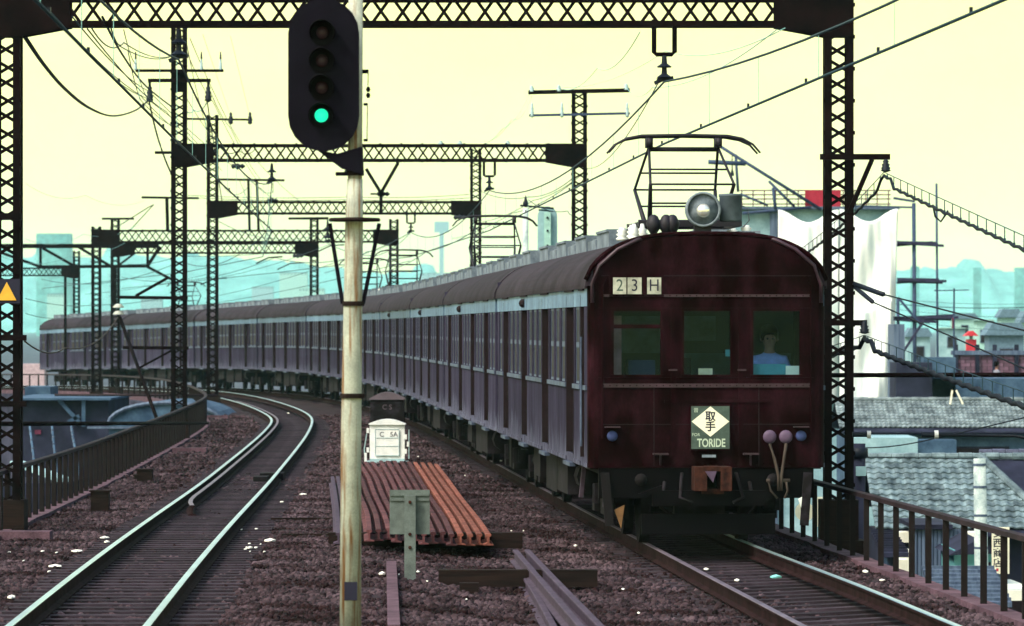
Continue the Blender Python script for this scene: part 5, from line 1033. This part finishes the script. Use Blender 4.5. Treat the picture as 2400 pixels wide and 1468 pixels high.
lowroof('dark flat roof at the corner of the street between fence posts', 2040, 2130, 1246, 1296, 86, 'darkwall')
for i, (x0, x1, y0, y1, lb) in enumerate(((2072, 2142, 1290, 1310, 'bright white awning seen between the fence posts'), (2078, 2128, 1312, 1332, 'bright white shop window seen between the fence posts'), (2106, 2146, 1248, 1272, 'white gable end beside the dark roof'), (2230, 2290, 1248, 1272, 'white gable end beyond the corrugated shed'))):
    yd = 92 - i; tag(MB().box(X(x0, yd), X(x1, yd), yd, yd + .6, P(0, y1, yd).z if i > 1 else -6.5 + (0 if i != 0 else 0), P(0, y0, yd).z).build('white_shopfront', M['brightwin']), lb, 'shopfront')
# car roof level white van
vn = thing('delivery_van', 'white van parked in the street below the shop sign', 'van', (X(2352, 82), 82, -6.5)); vz = P(0, 1384, 82).z + 6.5
MB().prism([(-.75, .35), (.75, .35), (.75, vz * .55), (.66, vz - .06), (.5, vz), (-.5, vz), (-.66, vz - .06), (-.75, vz * .55)], 0, 3.6).build('body', M['brightwin'], vn)
MB().box(-.6, .6, -.03, -.002, vz * .6, vz - .18).build('windscreen', M['sideglass'], vn)
for s_ in (-1, 1):
    MB().lathe((s_ * .5, -.003, .75), [(.09, 0), (.09, -.03), (.04, -.05)], 12, 'Y').build('headlight', M['lens'], vn, True)
    for yy in (.6, 2.9): MB().lathe((s_ * .74, yy, .32), [(.3, -.09), (.32, -.07), (.32, .07), (.3, .09)], 16, 'X').build('wheel', M['ink'], vn, True)
MB().box(-.74, .74, -.08, -.004, .32, .5).build('bumper', M['tin'], vn)
# shop sign and pole
YP = 80
up_ = thing('utility_pole', 'pale banded concrete utility pole rising past the near tiled roof', 'pole', (X(2304, YP), YP, -6.5)); zt_ = P(0, 1075, YP).z + 6.5
MB().tube([(0.04, 0, 0), (0, 0, zt_ * .5), (-.06, 0, zt_)], [.15, .13, .105], 14).build('shaft', M['pole'], up_, True)
for f_ in (.62, .7, .78, .86, .93, .985): MB().lathe((-.06 * (f_ * 2 - 1), 0, zt_ * f_), [(.132 - .02 * f_, -.02), (.132 - .02 * f_, .02)], 14).build('band', M['tin'], up_)
YSI = 82
si = thing('shop_sign', 'tall white shop sign with black characters and red arrow below', 'sign', (X(2345, YSI), YSI, 0)); z0_, z1_ = P(0, 1345, YSI).z, P(0, 1236, YSI).z; wd = 40 * YSI / F / 2
MB().box(-wd, wd, -.05, .05, z0_, z1_).build('panel', M['boardwhite'], si); MB().box(-.04, .04, .06, .14, -6.5, z1_ - .1).build('post', M['tin'], si)
for k, ch in enumerate('安西商店'): text('lettering', ch, .17, M['ink'], si, (-.055, -.052, z1_ - .11 - k * .172), depth=.001, bold=.003)
for k in range(7): MB().box(.085, .105, -.053, -.0505, z1_ - .12 - k * .085, z1_ - .09 - k * .085).build('small_print', M['tealwall'], si)
MB().prism([(.0, z0_ + .04), (.08, z0_ + .04), (.0, z0_ + .11)], -.053, -.0505).build('red_arrow', M['red'], si); MB().box(-.08, -.04, -.053, -.0505, z0_ + .045, z0_ + .095).build('red_mark', M['red'], si)
rp = thing('round_sign', 'white round sign with a banner behind the fence beside the train', 'sign', (X(1886, 78), 78, 0)); MB().lathe((0, 0, P(0, 1200, 78).z), [(.16, .02), (.16, -.02)], 20, 'Y').build('disc', M['boardwhite'], rp); MB().box(.15, .33, -.01, .01, P(0, 1235, 78).z, P(0, 1165, 78).z).build('banner', M['boardwhite'], rp); MB().box(-.02, .02, .03, .07, -6.5, P(0, 1180, 78).z).build('post', M['tin'], rp)
mt = thing('pole_transformer', 'dark pole with a pale meter box just behind the big column', 'pole', (X(2014, 70), 70, 0)); MB().tube([(0, 0, -6.5), (0, 0, P(0, 1040, 70).z)], .09, 10).build('shaft', M['darkwall'], mt, True); MB().box(-.06, .09, -.16, -.1, P(0, 1115, 70).z, P(0, 1093, 70).z).build('meter_box', M['wallpale'], mt); MB().lathe((0, 0, P(0, 1062, 70).z), [(.06, -.1), (.13, -.06), (.13, .06), (.05, .1)], 12).build('transformer', M['insul'], mt, True)
# sheeted building and scaffold
YK = 205; z = lambda py, y=YK: P(0, py, y).z
kb = thing('construction_building', 'pale blue building under construction wrapped in white sheets', 'building')
MB().box(X(1700, YK), X(2096, YK), YK + .6, YK + 7, -6.5, z(490)).build('wall', M['wallpale'], kb); MB().box(X(1806, YK), X(1824, YK), YK + .35, YK + .599, -6.5, z(492)).build('corner_pillar', M['tin'], kb); MB().box(X(1690, YK), X(2110, YK), YK + .2, YK + 7.2, z(490), z(484)).build('parapet', M['tin'], kb)
def sheet(x0, x1, y0, y1, label, yd):
    nx_, nz_ = 34, 26; v = []
    for j in range(nz_):
        for i in range(nx_):
            u, t_ = i / (nx_ - 1), j / (nz_ - 1); sagz = .55 * math.sin(u * PI) ** 2 * (1 - t_) ** 3; yo = .15 * math.sin(u * 11 + t_ * 3) * (.2 + .8 * u) + .04 * math.sin(u * 37 - t_ * 5) * u + .05 * math.sin(t_ * 8 + u * 6)
            xx = X(x0, yd) + (X(x1, yd) - X(x0, yd)) * (u - .05 * t_ * u * (1 if x1 > 2000 else 0)); v.append((xx, yd + yo, z(y0, yd) + (z(y1, yd) - z(y0, yd)) * t_ - sagz * (1 - t_)))
    o = MB().add(v, [(j * nx_ + i, j * nx_ + i + 1, (j + 1) * nx_ + i + 1, (j + 1) * nx_ + i) for j in range(nz_ - 1) for i in range(nx_ - 1)]).build('sheeting', M['sheet'], None, True); s = o.modifiers.new('t', 'SOLIDIFY'); s.thickness = .02; tag(o, label, 'sheet', 'white sheets round the building site')
sheet(1824, 1965, 492, 940, 'creased white sheet seen beside the train roof', YK); sheet(1968, 2104, 490, 780, 'tall creased white sheet at the scaffold end', YK - .1); sheet(1968, 2090, 700, 945, 'lower white sheet under the tall one', YK - .5)
sf = thing('scaffold', 'grey scaffold of poles and plank bundles at the end of the sheets', 'scaffold', (0, 0, 0))
for x, y0, r in ((2137, 478, .085), (2190, 432, .05), (2100, 700, .07)): MB().tube([(X(x, YK) + .1, YK - 1, -6.5), (X(x, YK), YK - 1, z(y0))], r, 8).build('pole', M['scaffold'], sf, True)
for py, x0, x1 in ((573, 2098, 2206), (660, 2098, 2212), (744, 2090, 2240), (750, 2090, 2190)):
    for k in range(4): MB().bar((X(x0, YK), YK - 1.2 + k * .1, z(py) + random.uniform(-.1, .1)), (X(x1 - k * 8, YK), YK - 1.2 + k * .1, z(py) + random.uniform(-.1, .1)), .12, .11).build('plank', M['plank'], sf)
MB().bar((X(2099, YK), YK - 1.3, z(698)), (X(2155, YK), YK - 1.3, z(765)), .1, .1).build('brace', M['scaffold'], sf); MB().bar((X(2160, YK), YK - 1.4, z(750)), (X(2104, YK), YK - 1.4, z(835)), .24, .1).build('brace', M['plank'], sf); MB().bar((X(1995, YK), YK - .9, z(484)), (X(2140, YK), YK - .9, z(488)), .08, .08).build('ledger', M['scaffold'], sf)
MB().bar((X(2090, YK), YK - .9, z(466)), (X(2140, YK), YK - .9, z(474)), .1, .1).build('ledger', M['scaffold'], sf)
rr_ = thing('rooftop_railing', 'dark red roof railing with bars on the sheeted building', 'railing')
for py in (446, 456, 466, 478): MB().bar((X(1736, YK), YK + .5, z(py)), (X(2090, YK), YK + .5, z(py)), .05, .05).build('rail', M['redrail'], rr_)
for k in range(14): xx = X(1740 + k * 26.5, YK); MB().bar((xx, YK + .5, z(484)), (xx, YK + .5, z(446)), .045, .045).build('post', M['redrail'], rr_)
tag(MB().box(X(1888, YK), X(1972, YK), YK + .38, YK + .44, z(484), z(445)).build('roof_sign', M['redsign']), 'plain red panel on the roof railing behind the column', 'sign')
dk = thing('derrick', 'grey derrick of slanting poles on the unfinished roof', 'derrick')
for a_, b_, r in (((1676, 336), (1925, 492), .07), ((1724, 362), (1730, 450), .06), ((1802, 425), (1862, 485), .06), ((1812, 440), (1818, 495), .07), ((1735, 455), (1800, 482), .05), ((1740, 500), (1900, 486), .06), ((1660, 380), (1748, 384), .1)): MB().tube([P(*a_, YK + .2), P(*b_, YK + .2)], r, 8).build('spar', M['scaffold'], dk, True)
MB().lathe(P(1716, 408, YK + .2), [(.02, .9), (.03, .2), (.09, .0), (.07, -.1)], 10).build('hook', M['insul'], dk, True)
# brick wall house with vent, person, sheds and aerial
YW = 190; z = lambda py: P(0, py, YW).z
bw = thing('brick_wall', 'pinkish brick parapet wall with dark posts above the long roof', 'wall'); MB().box(X(2236, YW), X(2460, YW), YW + .06, YW + .3, z(900), z(828)).build('core', M['brickred'], bw)
bm = MB().box(0, .40, 0, .06, 0, .125).mesh('brick', M['brick'])
for r in range(7):
    for c in range(9): link('brick', bm, bw, (X(2238, YW) + c * .44 + (.22 if r % 2 else 0), YW - .002, z(884) + r * .142))
for x in (2235, 2285, 2326, 2377, 2430): MB().box(X(x, YW), X(x + 10, YW), YW - .12, YW - .01, z(900), z(808)).build('post', M['darkwall'], bw)
MB().box(X(2230, YW), X(2460, YW), YW - .14, YW + .35, z(832), z(822)).build('coping', M['tin'], bw)
tag(MB().box(X(2100, YW), X(2460, YW), YW - 6, YW + .5, -6.5, z(884)).build('flat_roof_block', M['bluewall']), 'blue grey flat roofed block carrying the brick parapet', 'building')
person('dark haired person in pale clothes standing before the brick parapet', (X(2336, YW - 1), YW - 1, z(884)), 1.9, (M['cloth'], M['cabdark']), False, .26)
bpy.data.objects['person.001'].scale = (1, 1, 1); bpy.data.objects['person.001'].location.z = z(852) - 1.72
tag(MB().box(X(2300, YW), X(2372, YW), YW - 1.6, YW - .4, z(884) - .6, z(884) + .002).build('stair_head', M['bluewall']), 'low blue stair head behind the level pipe', 'roof')
vt = thing('roof_vent_stack', 'red chimney vent with a small red hip cap above the brick parapet', 'chimney'); cx_ = X(2277, YW + 1); MB().box(cx_ - .2, cx_ + .2, YW + 1, YW + 1.4, z(834), z(796)).build('stack', M['red'], vt); MB().prism([(cx_ - .32, z(788)), (cx_ + .28, z(788)), (cx_ + .05, z(776)), (cx_ - .06, z(776))], YW + .8, YW + 1.6).build('cap', M['red'], vt); MB().box(cx_ - .06, cx_ + .06, YW + 1.1, YW + 1.3, z(796), z(787)).build('flue', M['wallpale'], vt)
ae = thing('television_aerial', 'tall thin television aerial on a mast before the hazy houses', 'aerial', (X(2235, 185), 185, 0)); MB().tube([(0, 0, -2), (.02, 0, P(0, 676, 185).z)], .035, 6).build('mast', M['scaffold'], ae); MB().bar((-.75, 0, P(0, 682, 185).z), (.6, 0, P(0, 680, 185).z), .04, .04).build('boom', M['scaffold'], ae)
for k in range(8): MB().bar((-.7 + k * .17, -.4, P(0, 682, 185).z + .03), (-.7 + k * .17, .4, P(0, 682, 185).z + .03), .015, .015).build('element', M['scaffold'], ae)
MB().box(-.06, .02, -.03, .03, P(0, 770, 185).z, P(0, 745, 185).z).build('cloth_strip', M['redrail'], ae)
for i, (x0, x1, y0, y1, yd, m, lb) in enumerate(((2100, 2185, 850, 945, 182, 'darkwall', 'dark open loft beneath the scaffold planks'), (2095, 2120, 760, 945, 186, 'tin', 'grey corner pillar at the end of the white sheets'), (2165, 2240, 838, 950, 184, 'bluewall', 'blue grey flat topped shed beside the scaffold'))):
    tag(MB().box(X(x0, yd), X(x1, yd), yd, yd + 3, -6.5, P(0, y0, yd).z).build('town_block', M[m]), lb, 'building')
def far_house(px0, px1, ytop, yd, m, rm, label, roofh=.0):
    root = thing('far_house', label, 'house', (0, 0, 0), 0, 'hazy houses of the town'); x0, x1 = X(px0, yd), X(px1, yd); zt2 = P(0, ytop, yd).z; d = max(3, (x1 - x0) * .7)
    MB().box(x0, x1, yd, yd + d, -6.5, zt2).build('wall', M[m], root); MB().prism([(x0 - .3, zt2), (x1 + .3, zt2), ((x0 + x1) / 2 + .4 * (x1 - x0), zt2 + .1 + roofh), ((x0 + x1) / 2 - .4 * (x1 - x0), zt2 + .1 + roofh)], yd - .3, yd + d + .3).build('roof', M[rm], root)
    n_ = max(1, min(8, int((x1 - x0) / 2.2)))
    for k in range(n_):
        if m == 'hillhaze': continue
        xx = x0 + (k + .5) * (x1 - x0) / n_
        o = MB().box(xx - .5, xx + .5, yd - .05, yd - .002, zt2 - 2.0, zt2 - .8).build('window', M['tin'], root); MB().box(xx - .42, xx + .42, yd - .07, yd - .051, zt2 - 1.92, zt2 - .88).build('pane', M['sideglass'], o)
FH = [(2318, 2400, 786, 300, 'farroof', 'farroof'), (2290, 2330, 752, 420, 'farwall', 'farwall'), (2345, 2392, 745, 430, 'farwall', 'farroof'), (2398, 2450, 756, 330, 'farwall', 'farroof'), (2200, 2262, 770, 480, 'wallpale', 'farwall'), (2128, 2180, 790, 420, 'wallpale', 'farroof'), (2232, 2290, 748, 640, 'farwall', 'farroof'), (2050, 2100, 700, 900, 'wallpale', 'farwall'), (560, 600, 742, 900, 'wallpale', 'farroof'), (850, 930, 690, 1000, 'wallpale', 'farwall'), (985, 1090, 640, 1300, 'wallpale', 'farwall'), (1020, 1100, 690, 800, 'farwall', 'farroof'), (1130, 1190, 660, 1100, 'wallpale', 'farwall'), (655, 720, 640, 1500, 'farwall', 'farroof'), (590, 640, 672, 1500, 'wallpale', 'farwall'), (700, 760, 676, 1200, 'farwall', 'farwall'), (330, 380, 700, 1100, 'wallpale', 'farroof'), (85, 165, 548, 1900, 'hillhaze', 'hillhaze'), (110, 150, 690, 1200, 'farwall', 'farroof'), (2282, 2300, 628, 1900, 'hillhaze', 'hillhaze'), (2380, 2420, 628, 1900, 'hillhaze', 'hillhaze'), (2135, 2155, 625, 1900, 'hillhaze', 'hillhaze')]
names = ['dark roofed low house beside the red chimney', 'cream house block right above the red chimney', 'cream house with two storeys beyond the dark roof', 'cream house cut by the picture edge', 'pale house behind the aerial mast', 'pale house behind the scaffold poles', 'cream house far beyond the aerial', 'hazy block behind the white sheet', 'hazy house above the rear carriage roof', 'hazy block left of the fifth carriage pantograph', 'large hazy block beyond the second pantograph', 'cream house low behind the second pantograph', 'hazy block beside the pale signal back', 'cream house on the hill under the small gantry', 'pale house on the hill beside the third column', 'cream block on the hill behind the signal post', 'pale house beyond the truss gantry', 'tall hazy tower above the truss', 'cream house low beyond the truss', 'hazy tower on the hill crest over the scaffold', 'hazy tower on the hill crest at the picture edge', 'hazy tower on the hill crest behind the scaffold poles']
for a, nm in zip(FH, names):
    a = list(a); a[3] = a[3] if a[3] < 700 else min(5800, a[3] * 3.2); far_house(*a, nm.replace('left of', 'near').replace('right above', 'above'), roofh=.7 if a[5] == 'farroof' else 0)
# ghost of a sign tower
sgt = thing('sign_tower', 'faint pale lattice sign tower in the haze above the second pantograph', 'tower'); MB().box(X(1018, 4000), X(1052, 4000), 4000, 4000.5, P(0, 545, 4000).z, P(0, 520, 4000).z).build('panel', M['wallpale'], sgt); MB().box(X(1030, 4000), X(1040, 4000), 4000, 4001, -6.5, P(0, 545, 4000).z).build('mast', M['wallpale'], sgt)
# fence side town under the viaduct
dw = thing('warehouse', 'dark blue warehouse with pale posts below the empty track', 'building'); yd = 150; MB().box(X(30, yd), X(255, yd), yd, yd + 8, -6.5, P(0, 938, yd).z).build('wall', M['darkwall'], dw); MB().box(X(20, yd), X(262, yd), yd - .4, yd + 8.2, P(0, 938, yd).z, P(0, 933, yd).z).build('roof', M['bluewall'], dw)
for a_, b_ in (((196, 936), (196, 1000)), ((138, 938), (186, 990)), ((186, 975), (160, 990))): MB().bar(P(*a_, yd - .2), P(*b_, yd - .2), .12, .12).build('timber_frame', M['bluewall'], dw)
MB().box(X(82, yd), X(96, yd), yd - .05, yd - .002, P(0, 1018, yd).z, P(0, 1008, yd).z).build('red_plate', M['redrail'], dw)
hl_ = thing('arched_hall', 'pale blue hall with an arched front below the fence', 'building'); yd = 148; a0, a1, zt2, zz0 = X(255, yd), X(520, yd), P(0, 944, yd).z, P(0, 992, yd).z
poly = [(a0, -6.5), (a1, -6.5), (a1, zz0)] + [((a0 + a1) / 2 + (a1 - a0) / 2 * math.cos(PI * k / 12), zz0 + (zt2 - zz0) * math.sin(PI * k / 12)) for k in range(1, 12)] + [(a0, zz0)]
MB().prism(poly, yd, yd + 9).build('wall', M['bluewall'], hl_); MB().tube([((a0 + a1) / 2 + (a1 - a0) / 2 * math.cos(PI * k / 12), yd - .06, zz0 + (zt2 - zz0) * math.sin(PI * k / 12)) for k in range(13)], .07, 6).build('arch_rim', M['tin'], hl_); MB().box(X(205, yd), X(420, yd), yd - .12, yd - .01, P(0, 1005, yd).z, P(0, 1000, yd).z).build('sill_band', M['tin'], hl_)
tag(MB().box(X(58, 172), X(118, 172), 172, 175, -6.5, P(0, 907, 172).z).build('relay_hut', M['bluewall']), 'small grey concrete hut beside the far viaduct', 'hut')
tag(MB().box(X(30, 262), X(104, 262), 262, 264, -6.5, P(0, 853, 262).z).build('retaining_wall', M['pink']), 'low pinkish wall beyond the last carriage', 'wall')
for i, (a_, b_) in enumerate((((70, 1000), (83, 1105)), ((122, 1000), (131, 1085)), ((167, 1000), (175, 1045)))):
    o = thing('striped_pole', ('thin pale banded pole standing nearest the lattice column', 'thin pale banded pole between the other two', 'short thin banded pole before the arched hall')[i].replace('nearest', 'close to'), 'pole'); pa, pb = P(*a_, 120), P(*b_, 118); MB().tube([pb - (pa - pb) * 1.5, pa], .03, 6).build('shaft', M['bluewall'], o)
    for k in range(5): q_ = pb.lerp(pa, .1 + k * .19); MB().lathe(q_, [(.034, -.06), (.034, .06)], 8).build('band', M['tin'], o)
lr = thing('tin_roof', 'pale sloping tin roof edge under the fence at the big column', 'roof'); a_, b_ = P(40, 1085, 100), P(150, 1125, 96); MB().bar(a_, b_, .3, .08).build('edge', M['wallpale'], lr); MB().box(a_.x, b_.x, 97, 101, -6.5, b_.z - .1).build('wall', M['darkwall'], lr)
print('objects', len(bpy.data.objects))
